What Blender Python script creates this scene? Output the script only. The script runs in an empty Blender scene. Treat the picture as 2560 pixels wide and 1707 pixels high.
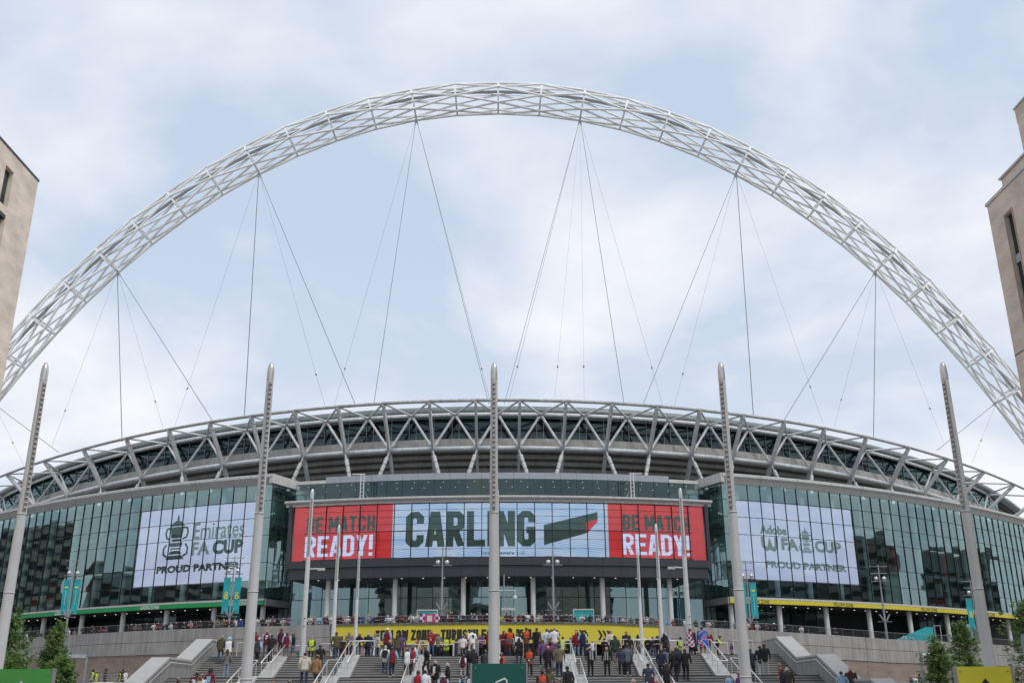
import bpy, bmesh, math, random
from mathutils import Matrix, Vector
S = bpy.context.scene
COL = S.collection
rnd = random.Random(11)
R = math.radians
SKYX, SKYY, EXPOSURE = 7.7, 2.9, 0.05

# ------------------------------------------------------------------ camera
PITCH, ROLL, YAW = R(19.75), R(-0.30), R(0.75)
rot = Matrix.Rotation(-YAW, 3, 'Z')
fw = rot @ Vector((0, math.cos(PITCH), math.sin(PITCH)))
u0 = rot @ Vector((0, -math.sin(PITCH), math.cos(PITCH)))
r0 = rot @ Vector((1, 0, 0))
rt = r0 * math.cos(ROLL) + u0 * math.sin(ROLL)
up = -r0 * math.sin(ROLL) + u0 * math.cos(ROLL)
cd = bpy.data.cameras.new('camera')
cam = bpy.data.objects.new('camera', cd)
COL.objects.link(cam)
mw = Matrix((rt, up, -fw)).transposed().to_4x4()
mw.translation = Vector((0.3, 0, 1.65))
cam.matrix_world = mw
cd.lens, cd.sensor_width, cd.sensor_fit = 35.0, 36.0, 'HORIZONTAL'
cd.clip_start, cd.clip_end = 0.1, 6000
S.camera = cam

# ------------------------------------------------------------------ sky
SUN_EL, SUN_AZ = 50, 138          # degrees; azimuth from +Y (towards the stadium) round to +X
w = bpy.data.worlds.new('World')
S.world = w
w.use_nodes = True
nt = w.node_tree
nt.nodes.clear()
N, LK = nt.nodes.new, nt.links.new
out, bg = N('ShaderNodeOutputWorld'), N('ShaderNodeBackground')
sky = N('ShaderNodeTexSky')
sky.sky_type = 'NISHITA'
sky.sun_disc = False
sky.sun_elevation, sky.sun_rotation = R(SUN_EL), R(SUN_AZ)
sky.dust_density = 2.0
bg.inputs['Strength'].default_value = 0.1
tc, sep = N('ShaderNodeTexCoord'), N('ShaderNodeSeparateXYZ')
LK(tc.outputs['Generated'], sep.inputs[0])
def wm(op, a, b=None):
    n = N('ShaderNodeMath'); n.operation = op
    for i, v in enumerate((a, b)):
        if v is None: continue
        if isinstance(v, (int, float)): n.inputs[i].default_value = v
        else: LK(v, n.inputs[i])
    return n.outputs[0]
den = wm('ADD', wm('MAXIMUM', sep.outputs[2], 0.0), 0.35)
cmb = N('ShaderNodeCombineXYZ')
LK(wm('DIVIDE', sep.outputs[0], den), cmb.inputs[0])
LK(wm('DIVIDE', sep.outputs[1], den), cmb.inputs[1])
n1 = N('ShaderNodeTexNoise')
n1.inputs['Scale'].default_value, n1.inputs['Detail'].default_value, n1.inputs['Roughness'].default_value = 2.2, 8, 0.50
n1.inputs['Distortion'].default_value = 0.25
mp = N('ShaderNodeMapping')
mp.inputs['Location'].default_value = (SKYX, SKYY, 0.3)
LK(cmb.outputs[0], mp.inputs[0])
LK(mp.outputs[0], n1.inputs['Vector'])
cr = N('ShaderNodeValToRGB')
e = cr.color_ramp.elements
e[0].position, e[0].color = 0.42, (0.0, 0.0, 0.0, 1)
e[1].position, e[1].color = 0.64, (1, 1, 1, 1)
LK(n1.outputs[0], cr.inputs[0])
# thin high veil over the whole dome, then the clouds
veil = N('ShaderNodeMixRGB'); veil.inputs[0].default_value = 0.86
LK(sky.outputs[0], veil.inputs[1]); veil.inputs[2].default_value = (6.1, 7.15, 8.75, 1)
mix = N('ShaderNodeMixRGB')
# hazier towards the horizon
hz = wm('MULTIPLY', wm('MAXIMUM', wm('SUBTRACT', 0.42, sep.outputs[2]), 0.0), 1.15)
cov = wm('MINIMUM', wm('ADD', cr.outputs[0], hz), 1.0)
LK(cov, mix.inputs[0]); LK(veil.outputs[0], mix.inputs[1])
mix.inputs[2].default_value = (9.15, 9.2, 9.65, 1)
LK(mix.outputs[0], bg.inputs['Color'])
LK(bg.outputs[0], out.inputs[0])

sd = bpy.data.lights.new('sun', 'SUN')
sd.energy, sd.angle, sd.color = 1.5, R(22), (1.0, 0.96, 0.9)
sun = bpy.data.objects.new('sun', sd)
COL.objects.link(sun)
sdir = Vector((math.sin(R(SUN_AZ)) * math.cos(R(SUN_EL)), math.cos(R(SUN_AZ)) * math.cos(R(SUN_EL)), math.sin(R(SUN_EL))))
sun.rotation_euler = sdir.to_track_quat('Z', 'Y').to_euler()
sun.location = (0, 0, 200)
vs = S.view_settings
vs.view_transform, vs.look, vs.exposure, vs.gamma = 'Standard', 'None', EXPOSURE, 1.0
vs.use_curve_mapping = False
S.cycles.max_bounces = 8
S.cycles.transparent_max_bounces = 12
S.cycles.diffuse_bounces = 3
S.cycles.glossy_bounces = 4
S.cycles.use_denoising = True

# ------------------------------------------------------------------ materials
MATS = {}
def mat(name, col, rough=0.6, metal=0.0, var=0.12, scale=1.5, streak=0.0, bump=0.0, bscale=20, em=None, emstr=0, spec=0.4, dirt=None):
    """plain procedural material: base colour varied by world-space noise, optional vertical rain streaks and bump"""
    if name in MATS: return MATS[name]
    m = bpy.data.materials.new(name); m.use_nodes = True
    t = m.node_tree; b = t.nodes['Principled BSDF']
    b.inputs['Roughness'].default_value = rough
    b.inputs['Metallic'].default_value = metal
    b.inputs['Specular IOR Level'].default_value = spec
    g = t.nodes.new('ShaderNodeNewGeometry')
    n = t.nodes.new('ShaderNodeTexNoise'); n.inputs['Scale'].default_value = scale; n.inputs['Detail'].default_value = 5
    t.links.new(g.outputs['Position'], n.inputs['Vector'])
    r_ = t.nodes.new('ShaderNodeMapRange')
    r_.inputs['From Min'].default_value, r_.inputs['From Max'].default_value = 0.3, 0.7
    r_.inputs['To Min'].default_value, r_.inputs['To Max'].default_value = 1 - var, 1 + var
    t.links.new(n.outputs[0], r_.inputs['Value'])
    fac = r_.outputs[0]
    if streak:
        mp_ = t.nodes.new('ShaderNodeMapping'); mp_.inputs['Scale'].default_value = (2.2, 2.2, 0.12)
        n2 = t.nodes.new('ShaderNodeTexNoise'); n2.inputs['Scale'].default_value = 1.6; n2.inputs['Detail'].default_value = 6
        t.links.new(g.outputs['Position'], mp_.inputs[0]); t.links.new(mp_.outputs[0], n2.inputs['Vector'])
        r2 = t.nodes.new('ShaderNodeMapRange')
        r2.inputs['From Min'].default_value, r2.inputs['From Max'].default_value = 0.35, 0.62
        r2.inputs['To Min'].default_value, r2.inputs['To Max'].default_value = 1 - streak, 1.04
        t.links.new(n2.outputs[0], r2.inputs['Value'])
        mu = t.nodes.new('ShaderNodeMath'); mu.operation = 'MULTIPLY'
        t.links.new(fac, mu.inputs[0]); t.links.new(r2.outputs[0], mu.inputs[1]); fac = mu.outputs[0]
    mx = t.nodes.new('ShaderNodeVectorMath'); mx.operation = 'SCALE'
    mx.inputs[0].default_value = col
    t.links.new(fac, mx.inputs['Scale'])
    t.links.new(mx.outputs[0], b.inputs['Base Color'])
    if bump:
        bn = t.nodes.new('ShaderNodeTexNoise'); bn.inputs['Scale'].default_value = bscale; bn.inputs['Detail'].default_value = 4
        t.links.new(g.outputs['Position'], bn.inputs['Vector'])
        bp = t.nodes.new('ShaderNodeBump'); bp.inputs['Strength'].default_value = bump; bp.inputs['Distance'].default_value = 0.03
        t.links.new(bn.outputs[0], bp.inputs['Height']); t.links.new(bp.outputs[0], b.inputs['Normal'])
    if em:
        b.inputs['Emission Color'].default_value = (*em, 1); b.inputs['Emission Strength'].default_value = emstr
    MATS[name] = m
    return m

def glass(name, tint, refl, rough=0.015, wav=0.02, var=0.0):
    """coated facade glass: tinted see-through layer under a reflective coat, slightly wavy"""
    m = bpy.data.materials.new(name); m.use_nodes = True
    t = m.node_tree; t.nodes.clear()
    o = t.nodes.new('ShaderNodeOutputMaterial'); mx = t.nodes.new('ShaderNodeMixShader')
    tr = t.nodes.new('ShaderNodeBsdfTransparent'); tr.inputs[0].default_value = (*tint, 1)
    gl = t.nodes.new('ShaderNodeBsdfGlossy'); gl.inputs['Roughness'].default_value = rough
    gl.inputs['Color'].default_value = (0.66, 0.95, 0.96, 1)
    fr = t.nodes.new('ShaderNodeFresnel'); fr.inputs['IOR'].default_value = 1.45
    ad = t.nodes.new('ShaderNodeMath'); ad.operation = 'ADD'; ad.inputs[1].default_value = refl
    t.links.new(fr.outputs[0], ad.inputs[0])
    g = t.nodes.new('ShaderNodeNewGeometry'); n = t.nodes.new('ShaderNodeTexNoise')
    n.inputs['Scale'].default_value = 0.35; n.inputs['Detail'].default_value = 1
    t.links.new(g.outputs['Position'], n.inputs['Vector'])
    bp = t.nodes.new('ShaderNodeBump'); bp.inputs['Strength'].default_value = 1.0; bp.inputs['Distance'].default_value = wav
    t.links.new(n.outputs[0], bp.inputs['Height']); t.links.new(bp.outputs[0], gl.inputs['Normal'])
    t.links.new(ad.outputs[0], mx.inputs[0]); t.links.new(tr.outputs[0], mx.inputs[1]); t.links.new(gl.outputs[0], mx.inputs[2])
    t.links.new(mx.outputs[0], o.inputs[0])
    MATS[name] = m
    return m

def led(name, col, alt, strength, lines=9.0, slant=0.12):
    """LED louvre screen: emission broken into fine slightly slanted rows and soft colour drift"""
    m = bpy.data.materials.new(name); m.use_nodes = True
    t = m.node_tree; b = t.nodes['Principled BSDF']
    b.inputs['Base Color'].default_value = (0.015, 0.015, 0.017, 1); b.inputs['Roughness'].default_value = 0.5
    g = t.nodes.new('ShaderNodeNewGeometry')
    mp_ = t.nodes.new('ShaderNodeMapping'); mp_.inputs['Rotation'].default_value = (0, slant, 0)
    t.links.new(g.outputs['Position'], mp_.inputs[0])
    wv = t.nodes.new('ShaderNodeTexWave'); wv.bands_direction = 'Z'; wv.inputs['Scale'].default_value = lines / 6.283
    wv.inputs['Distortion'].default_value = 0.6; wv.inputs['Detail'].default_value = 1
    t.links.new(mp_.outputs[0], wv.inputs['Vector'])
    n = t.nodes.new('ShaderNodeTexNoise'); n.inputs['Scale'].default_value = 0.45; n.inputs['Detail'].default_value = 4
    mp2 = t.nodes.new('ShaderNodeMapping'); mp2.inputs['Scale'].default_value = (0.5, 0.5, 1.6)
    t.links.new(g.outputs['Position'], mp2.inputs[0]); t.links.new(mp2.outputs[0], n.inputs['Vector'])
    rp = t.nodes.new('ShaderNodeMapRange'); rp.inputs['From Min'].default_value, rp.inputs['From Max'].default_value = 0.38, 0.62
    t.links.new(n.outputs[0], rp.inputs['Value'])
    mx = t.nodes.new('ShaderNodeMixRGB'); mx.inputs[1].default_value = (*col, 1); mx.inputs[2].default_value = (*alt, 1)
    t.links.new(rp.outputs[0], mx.inputs[0])
    t.links.new(mx.outputs[0], b.inputs['Emission Color'])
    rs = t.nodes.new('ShaderNodeMapRange'); rs.inputs['To Min'].default_value = strength * 0.66; rs.inputs['To Max'].default_value = strength * 1.08
    t.links.new(wv.outputs[1], rs.inputs['Value']); t.links.new(rs.outputs[0], b.inputs['Emission Strength'])
    MATS[name] = m
    return m

def brick(name, c1, c2, mortar, bw=0.225, bh=0.075, axis='x'):
    m = bpy.data.materials.new(name); m.use_nodes = True
    t = m.node_tree; b = t.nodes['Principled BSDF']; b.inputs['Roughness'].default_value = 0.85
    g = t.nodes.new('ShaderNodeNewGeometry'); s = t.nodes.new('ShaderNodeSeparateXYZ'); c = t.nodes.new('ShaderNodeCombineXYZ')
    t.links.new(g.outputs['Position'], s.inputs[0])
    a = t.nodes.new('ShaderNodeMath'); a.operation = 'ADD'
    t.links.new(s.outputs[0], a.inputs[0]); t.links.new(s.outputs[1], a.inputs[1])
    t.links.new(a.outputs[0], c.inputs[0]); t.links.new(s.outputs[2], c.inputs[1])
    br = t.nodes.new('ShaderNodeTexBrick')
    br.inputs['Color1'].default_value, br.inputs['Color2'].default_value, br.inputs['Mortar'].default_value = (*c1, 1), (*c2, 1), (*mortar, 1)
    br.inputs['Scale'].default_value = 1.0; br.inputs['Brick Width'].default_value = bw; br.inputs['Row Height'].default_value = bh
    br.inputs['Mortar Size'].default_value = 0.008
    t.links.new(c.outputs[0], br.inputs['Vector'])
    n = t.nodes.new('ShaderNodeTexNoise'); n.inputs['Scale'].default_value = 0.6; n.inputs['Detail'].default_value = 8
    mpn = t.nodes.new('ShaderNodeMapping'); mpn.inputs['Scale'].default_value = (1, 1, 2.5)
    t.links.new(g.outputs['Position'], mpn.inputs[0]); t.links.new(mpn.outputs[0], n.inputs['Vector'])
    r_ = t.nodes.new('ShaderNodeMapRange'); r_.inputs['From Min'].default_value, r_.inputs['From Max'].default_value = 0.3, 0.7
    r_.inputs['To Min'].default_value, r_.inputs['To Max'].default_value = 0.8, 1.14
    t.links.new(n.outputs[0], r_.inputs['Value'])
    sc = t.nodes.new('ShaderNodeVectorMath'); sc.operation = 'SCALE'
    t.links.new(br.outputs[0], sc.inputs[0]); t.links.new(r_.outputs[0], sc.inputs['Scale'])
    t.links.new(sc.outputs[0], b.inputs['Base Color'])
    bp = t.nodes.new('ShaderNodeBump'); bp.inputs['Strength'].default_value = 0.4; bp.inputs['Distance'].default_value = 0.01
    t.links.new(br.outputs[1], bp.inputs['Height']); bp.invert = True
    t.links.new(bp.outputs[0], b.inputs['Normal'])
    MATS[name] = m
    return m

ARCHW = mat('arch_white_paint', (0.88, 0.89, 0.87), 0.45, var=0.05, scale=0.5)
TRUSS = mat('truss_grey_paint', (0.63, 0.65, 0.65), 0.5, var=0.12, scale=0.9, streak=0.14)
CHORD = mat('weathered_chord_paint', (0.40, 0.40, 0.38), 0.6, var=0.28, scale=2.2)
CABLE = mat('cable_steel', (0.20, 0.20, 0.21), 0.4, 0.6)
CONC = mat('precast_concrete', (0.335, 0.323, 0.305), 0.85, var=0.12, scale=0.7, streak=0.24, bump=0.1)
BOWLC = mat('bowl_concrete', (0.41, 0.395, 0.37), 0.9, var=0.16, scale=0.5, streak=0.14)
RAKED = mat('raked_terrace_concrete', (0.36, 0.35, 0.33), 0.9, var=0.15, scale=0.4, streak=0.2)
ROOFM = mat('roof_edge_metal', (0.21, 0.24, 0.235), 0.45, 0.2, var=0.15, scale=0.4, streak=0.25)
BLACK = mat('black_mullion', (0.018, 0.02, 0.021), 0.4)
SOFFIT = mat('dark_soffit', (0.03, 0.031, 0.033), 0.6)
SLATE = mat('slate_cladding', (0.040, 0.044, 0.052), 0.42, var=0.08, scale=0.6)
CLAD = mat('grey_cladding', (0.33, 0.325, 0.31), 0.5, var=0.06)
LCLAD = mat('light_cladding', (0.52, 0.51, 0.49), 0.5, var=0.06, streak=0.1)
BLUEP = mat('blue_grey_panel', (0.31, 0.335, 0.37), 0.35, var=0.05)
WCOL = mat('white_column', (0.62, 0.62, 0.60), 0.5, var=0.05)
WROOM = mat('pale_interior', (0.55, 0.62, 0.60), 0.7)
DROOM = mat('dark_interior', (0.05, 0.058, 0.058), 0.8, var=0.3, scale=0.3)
FLOORI = mat('interior_slab', (0.20, 0.22, 0.22), 0.7)
REDI = mat('red_interior', (0.48, 0.03, 0.025), 0.5)
GOLD = mat('gold_strip', (0.62, 0.42, 0.16), 0.4)
GFAC = glass('facade_glass', (0.68, 0.86, 0.83), 0.215, wav=0.012)
GDARK = glass('dark_glass', (0.62, 0.66, 0.72), 0.03, wav=0.003)
GGAL = glass('gallery_glass', (0.55, 0.68, 0.68), 0.055, wav=0.01)
GSCR = glass('screen_glass', (0.90, 0.94, 0.95), 0.03, wav=0.012)
STEEL = mat('brushed_steel', (0.72, 0.71, 0.69), 0.38, 0.6, var=0.06)
GALV = mat('galvanised_grey', (0.30, 0.31, 0.33), 0.5, 0.3, var=0.08)
MAST = mat('mast_grey_paint', (0.58, 0.585, 0.585), 0.6, 0.0, var=0.06, scale=1.2, streak=0.08)
MASTD = mat('mast_lamp_strip', (0.33, 0.32, 0.30), 0.5, 0.3)
LENS = mat('lamp_lens', (0.62, 0.62, 0.60), 0.2, 0.5)
RAILG = mat('dark_rail_paint', (0.13, 0.135, 0.14), 0.5, 0.2)
STONE = mat('granite_step', (0.33, 0.325, 0.315), 0.8, var=0.14, scale=1.1, bump=0.08, bscale=60)
STEPEDGE = mat('dark_step_edge', (0.05, 0.05, 0.05), 0.7)  # dark strip along the front edge of every step
PALE = mat('pale_granite', (0.42, 0.415, 0.40), 0.75, var=0.07, scale=2, bump=0.05, bscale=90)
YELLOW = mat('banner_yellow', (0.62, 0.52, 0.045), 0.5, var=0.05, scale=0.5)
GREENB = mat('band_green', (0.015, 0.30, 0.085), 0.45, var=0.04)
INK = mat('black_print', (0.022, 0.022, 0.02), 0.5)
WHITEP = mat('white_print', (0.75, 0.76, 0.76), 0.5)
TEALF = mat('teal_fabric', (0.02, 0.34, 0.36), 0.7, var=0.06, scale=3)
YPRINT = mat('yellow_print', (0.70, 0.62, 0.05), 0.6)
SGREEN = mat('sign_dark_green', (0.012, 0.105, 0.085), 0.35, var=0.04)
LGREEN = mat('sign_green', (0.07, 0.30, 0.065), 0.4, var=0.04)
SYELLOW = mat('sign_yellow', (0.62, 0.57, 0.05), 0.4, var=0.04)
PAVE = mat('paving', (0.24, 0.23, 0.22), 0.85, var=0.12, scale=0.8, bump=0.1)
LBRICK = brick('buff_brick', (0.84, 0.73, 0.61), (0.79, 0.67, 0.555), (0.75, 0.67, 0.58))
RBRICK = brick('brown_brick', (0.70, 0.57, 0.47), (0.63, 0.51, 0.42), (0.60, 0.52, 0.44))
WBRICK = brick('podium_brick', (0.31, 0.245, 0.195), (0.24, 0.185, 0.15), (0.25, 0.215, 0.185))
LEDB = led('led_blue_white', (0.36, 0.52, 0.80), (0.50, 0.60, 0.78), 0.92)
LEDR = led('led_red', (0.60, 0.012, 0.018), (0.68, 0.022, 0.026), 0.84, slant=-0.05)
LEDL = led('led_lavender', (0.48, 0.54, 0.76), (0.56, 0.61, 0.80), 0.92, slant=0.25)
LEDL2 = led('led_lavender_mirror', (0.48, 0.54, 0.76), (0.56, 0.61, 0.80), 0.92, slant=-0.25)
LEDK = mat('led_dim_green', (0.012, 0.022, 0.018), 0.5, em=(0.05, 0.085, 0.072), emstr=0.45)  # dark letters; faint green glow painted in for the reflection on the glass
LEDG = mat('led_grey_green', (0.03, 0.05, 0.045), 0.5, em=(0.115, 0.15, 0.145), emstr=1.0)
LEDW = mat('led_white', (0.1, 0.1, 0.1), 0.5, em=(0.55, 0.60, 0.85), emstr=0.95)

# ------------------------------------------------------------------ object helpers
WM = {}
def link(name, data, parent=None, M=None, label=None, cat=None, group=None, kind=None):
    o = bpy.data.objects.new(name, data)
    COL.objects.link(o)
    M = M or Matrix()
    if parent is not None:
        o.parent = parent
        o.matrix_parent_inverse = WM[parent.name].inverted()
    o.matrix_basis = M
    WM[o.name] = M
    if label: o['label'] = label
    if cat: o['category'] = cat
    if group: o['group'] = group
    if kind: o['kind'] = kind
    return o
def thing(name, loc, label, cat, group=None, kind=None):
    return link(name, None, None, Matrix.Translation(Vector(loc)), label, cat, group, kind)
def mk(verts, faces, mats, fm=None, smooth=False):
    me = bpy.data.meshes.new('m')
    me.from_pydata([tuple(v) for v in verts], [], faces)
    for m in (mats if isinstance(mats, (list, tuple)) else [mats]): me.materials.append(m)
    if fm: me.polygons.foreach_set('material_index', fm)
    if smooth: me.polygons.foreach_set('use_smooth', [True] * len(me.polygons))
    me.update()
    return me
UM = {}
CUBEV = [(x, y, z) for x in (-.5, .5) for y in (-.5, .5) for z in (-.5, .5)]
CUBEF = [(0, 1, 3, 2), (4, 6, 7, 5), (0, 4, 5, 1), (2, 3, 7, 6), (0, 2, 6, 4), (1, 5, 7, 3)]
def ucube(m):
    k = ('c', m.name)
    if k not in UM: UM[k] = mk(CUBEV, CUBEF, m)
    return UM[k]
def ucyl(m, n=10, taper=1.0):
    k = ('y', m.name, n, taper)
    if k not in UM:
        v = [(math.cos(a * 2 * math.pi / n), math.sin(a * 2 * math.pi / n), 0) for a in range(n)]
        v += [(x * taper, y * taper, 1) for x, y, z in v]
        f = [(i, (i + 1) % n, n + (i + 1) % n, n + i) for i in range(n)] + [tuple(range(n - 1, -1, -1)), tuple(range(n, 2 * n))]
        me = mk(v, f, m)
        me.polygons.foreach_set('use_smooth', [True] * n + [False, False])
        UM[k] = me
    return UM[k]
def box(name, m, parent, c, size, rz=0.0, **kw):
    M = Matrix.Translation(Vector(c)) @ Matrix.Rotation(rz, 4, 'Z') @ Matrix.Diagonal((*size, 1))
    return link(name, ucube(m), parent, M, **kw)
def frame(p, q, upv=Vector((0, 0, 1))):
    d = (q - p); L = d.length; d = d / L
    x = d.cross(upv)
    if x.length < 1e-4: x = d.cross(Vector((0, 1, 0)))
    x.normalize(); y = x.cross(d)
    return x, y, d, L
def bar(name, m, parent, p, q, wx, wy, upv=Vector((0, 0, 1)), **kw):
    p, q = Vector(p), Vector(q)
    x, y, d, L = frame(p, q, upv)
    M = Matrix((x * wx, y * wy, d * L)).transposed().to_4x4(); M.translation = (p + q) / 2
    return link(name, ucube(m), parent, M, **kw)
def tube(name, m, parent, p, q, r, n=10, taper=1.0, **kw):
    p, q = Vector(p), Vector(q)
    x, y, d, L = frame(p, q)
    M = Matrix((x * r, y * r, d * L)).transposed().to_4x4(); M.translation = p
    return link(name, ucyl(m, n, taper), parent, M, **kw)
def sweep(name, m, parent, pts, r, n=8, **kw):
    """round tube along a polyline"""
    pts = [Vector(p) for p in pts]
    V, F = [], []
    for i, p in enumerate(pts):
        a, b = pts[max(i - 1, 0)], pts[min(i + 1, len(pts) - 1)]
        x, y, d, L = frame(a, b)
        for k in range(n):
            t = 2 * math.pi * k / n
            V.append(p + x * math.cos(t) * r + y * math.sin(t) * r)
    for i in range(len(pts) - 1):
        for k in range(n):
            F.append((i * n + k, i * n + (k + 1) % n, (i + 1) * n + (k + 1) % n, (i + 1) * n + k))
    F += [tuple(range(n - 1, -1, -1)), tuple(range((len(pts) - 1) * n, len(pts) * n))]
    return link(name, mk(V, F, m, smooth=True), parent, **kw)

class Curve:
    """plan line of the stadium front, y = y0 + a x^2 + b x^4 (x across, y away from the plaza)"""
    def __init__(s, y0, a, b=0.0): s.y0, s.a, s.b = y0, a, b
    def y(s, x): return s.y0 + s.a * x * x + s.b * x ** 4
    def n(s, x):
        k = 2 * s.a * x + 4 * s.b * x ** 3
        v = Vector((k, -1, 0)); v.normalize(); return v
    def p(s, x, off=0.0, z=0.0):
        v = s.n(x) * off
        return Vector((x + v.x, s.y(x) + v.y, z))
    def ang(s, x):                       # rotation of the local tangent about z
        return math.atan(2 * s.a * x + 4 * s.b * x ** 3)
    def steps(s, x0, length, count):
        sg = 1 if x0 >= 0 else -1; x = x0; r_ = [x]
        for _ in range(count):
            x += sg * length * math.cos(s.ang(x + sg * length / 2)); r_.append(x)
        return r_
def extrude(name, m, parent, crv, xs, prof, closed=True, cap=True, zf=None, **kw):
    """sweep a profile [(offset outward, z)] along a plan curve"""
    V, F = [], []; n = len(prof)
    for x in xs:
        dz = zf(x) if zf else 0.0
        for o_, z in prof: V.append(crv.p(x, o_, z + dz))
    for i in range(len(xs) - 1):
        for k in range(n if closed else n - 1):
            a, b = i * n + k, i * n + (k + 1) % n
            F.append((a, b, b + n, a + n))
    if closed and cap:
        F += [tuple(range(n - 1, -1, -1)), tuple(range((len(xs) - 1) * n, len(xs) * n))]
    return link(name, mk(V, F, m), parent, **kw)
def lin(a, b, n): return [a + (b - a) * i / n for i in range(n + 1)]

# ------------------------------------------------------------------ lettering
def pen(poly, t):
    """mitred stroke of a polyline -> list of quads (each 4 points)"""
    P = [Vector(p).to_2d() for p in poly]; L_, R_ = [], []
    for i, p in enumerate(P):
        d1 = (P[i] - P[i - 1]).normalized() if i > 0 else None
        d2 = (P[i + 1] - P[i]).normalized() if i < len(P) - 1 else None
        d1 = d1 or d2; d2 = d2 or d1
        n1, n2 = Vector((-d1.y, d1.x)), Vector((-d2.y, d2.x))
        m_ = (n1 + n2); m_ = m_.normalized() if m_.length > 1e-6 else n1
        k = min(1 / max(m_.dot(n1), 0.35), 2.2)
        L_.append(p + m_ * t / 2 * k); R_.append(p - m_ * t / 2 * k)
    return [(R_[i], R_[i + 1], L_[i + 1], L_[i]) for i in range(len(P) - 1)]
def glyph(ch, t, wd=0.42):
    l, r_, b, T, M, c = t / 2, wd - t / 2, t / 2, 1 - t / 2, 0.5, 0.085
    w = wd
    D = {
     'A': [[(l * .8, 0), (w / 2 - .03, 1)], [(w - l * .8, 0), (w / 2 + .03, 1)], [(l + .06, .26), (r_ - .06, .26)]],
     'B': [[(l, 0), (l, 1)], [(l, T), (r_ - c, T), (r_, T - c), (r_, M + c), (r_ - c, M), (l, M)], [(r_ - c, M), (r_, M - c), (r_, b + c), (r_ - c, b), (l, b)]],
     'C': [[(r_, .66), (r_, T - c), (r_ - c, T), (l + c, T), (l, T - c), (l, b + c), (l + c, b), (r_ - c, b), (r_, b + c), (r_, .34)]],
     'D': [[(l, 0), (l, 1)], [(l, T), (r_ - c, T), (r_, T - c), (r_, b + c), (r_ - c, b), (l, b)]],
     'E': [[(l, 0), (l, 1)], [(l, T), (w, T)], [(l, M), (w - .05, M)], [(l, b), (w, b)]],
     'G': [[(r_, .68), (r_, T - c), (r_ - c, T), (l + c, T), (l, T - c), (l, b + c), (l + c, b), (r_ - c, b), (r_, b + c), (r_, .46), (w * .5, .46)]],
     'H': [[(l, 0), (l, 1)], [(r_, 0), (r_, 1)], [(l, M), (r_, M)]],
     'I': [[(l, 0), (l, 1)]],
     'J': [[(r_, 1), (r_, b + c), (r_ - c, b), (l + c, b), (l, b + c), (l, .32)]],
     'K': [[(l, 0), (l, 1)], [(l, .38), (r_, 1)], [(l + .07, .5), (r_, 0)]],
     'L': [[(l, 0), (l, 1)], [(l, b), (w, b)]],
     'M': [[(l, 0), (l, 1)], [(w * 1.32 - l, 0), (w * 1.32 - l, 1)], [(l, .97), (w * .66, .28)], [(w * 1.32 - l, .97), (w * .66, .28)]],
     'N': [[(l, 0), (l, 1)], [(r_, 0), (r_, 1)], [(l, .95), (r_, .05)]],
     'O': [[(w / 2, T), (l + c, T), (l, T - c), (l, b + c), (l + c, b), (r_ - c, b), (r_, b + c), (r_, T - c), (r_ - c, T), (w / 2, T)]],
     'R': [[(l, 0), (l, 1)], [(l, T), (r_ - c, T), (r_, T - c), (r_, M + c), (r_ - c, M), (l, M)], [(w * .45, M), (r_, 0)]],
     'S': [[(r_, .7), (r_, T - c), (r_ - c, T), (l + c, T), (l, T - c), (l, M + .12), (r_, M - .12), (r_, b + c), (r_ - c, b), (l + c, b), (l, b + c), (l, .3)]],
     'T': [[(w / 2, 0), (w / 2, 1)], [(0, T), (w, T)]],
     'U': [[(l, 1), (l, b + c), (l + c, b), (r_ - c, b), (r_, b + c), (r_, 1)]],
     'W': [[(l, 1), (w * .4, 0)], [(w * .4, 0), (w * .7, .9)], [(w * .7, .9), (w * 1.0, 0)], [(w * 1.0, 0), (w * 1.4 - l, 1)]],
     'Y': [[(l, 1), (w / 2, .42)], [(r_, 1), (w / 2, .42)], [(w / 2, .46), (w / 2, 0)]],
     'Z': [[(0, T), (w, T)], [(0, b), (w, b)], [(r_, T), (l, b)]],
     '!': [[(l, .3), (l, 1)], [(l, 0), (l, t)]],
     '-': [[(0.02, .47), (w * .7, .47)]],
    }
    adv = {'I': t, '!': t, 'M': w * 1.32, 'W': w * 1.4, ' ': .22, '-': w * .72}.get(ch, w)
    return D.get(ch, []), adv
def heavy(text, t=0.17, wd=0.42, gap=0.075):
    """condensed block lettering, unit cap height -> (quads, width)"""
    x, Q = 0.0, []
    for ch in text:
        st, adv = glyph(ch, t, wd)
        for s_ in st:
            for q in pen(s_, t * (0.82 if ch == 'S' else 1)): Q.append([(p.x + x, min(max(p.y, 0), 1)) for p in q])
        x += adv + (gap if ch != ' ' else 0)
    return Q, x - gap
def soft(text, bold=0.0, shear=0.0):
    """lettering from the built-in typeface, unit height -> (verts, faces, width)"""
    cu = bpy.data.curves.new('t', 'FONT'); cu.body = text; cu.offset = bold; cu.resolution_u = 3; cu.shear = shear
    o = bpy.data.objects.new('t', cu); COL.objects.link(o)
    dg = bpy.context.evaluated_depsgraph_get(); me = o.evaluated_get(dg).to_mesh()
    V = [(v.co.x, v.co.y) for v in me.vertices]; F = [tuple(p.vertices) for p in me.polygons]
    o.evaluated_get(dg).to_mesh_clear()
    bpy.data.objects.remove(o); bpy.data.curves.remove(cu)
    x0, x1 = min(v[0] for v in V), max(v[0] for v in V); y0, y1 = min(v[1] for v in V), max(v[1] for v in V)
    s_ = 1 / (y1 - y0)
    return [((x - x0) * s_, (y - y0) * s_) for x, y in V], F, (x1 - x0) * s_
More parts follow.
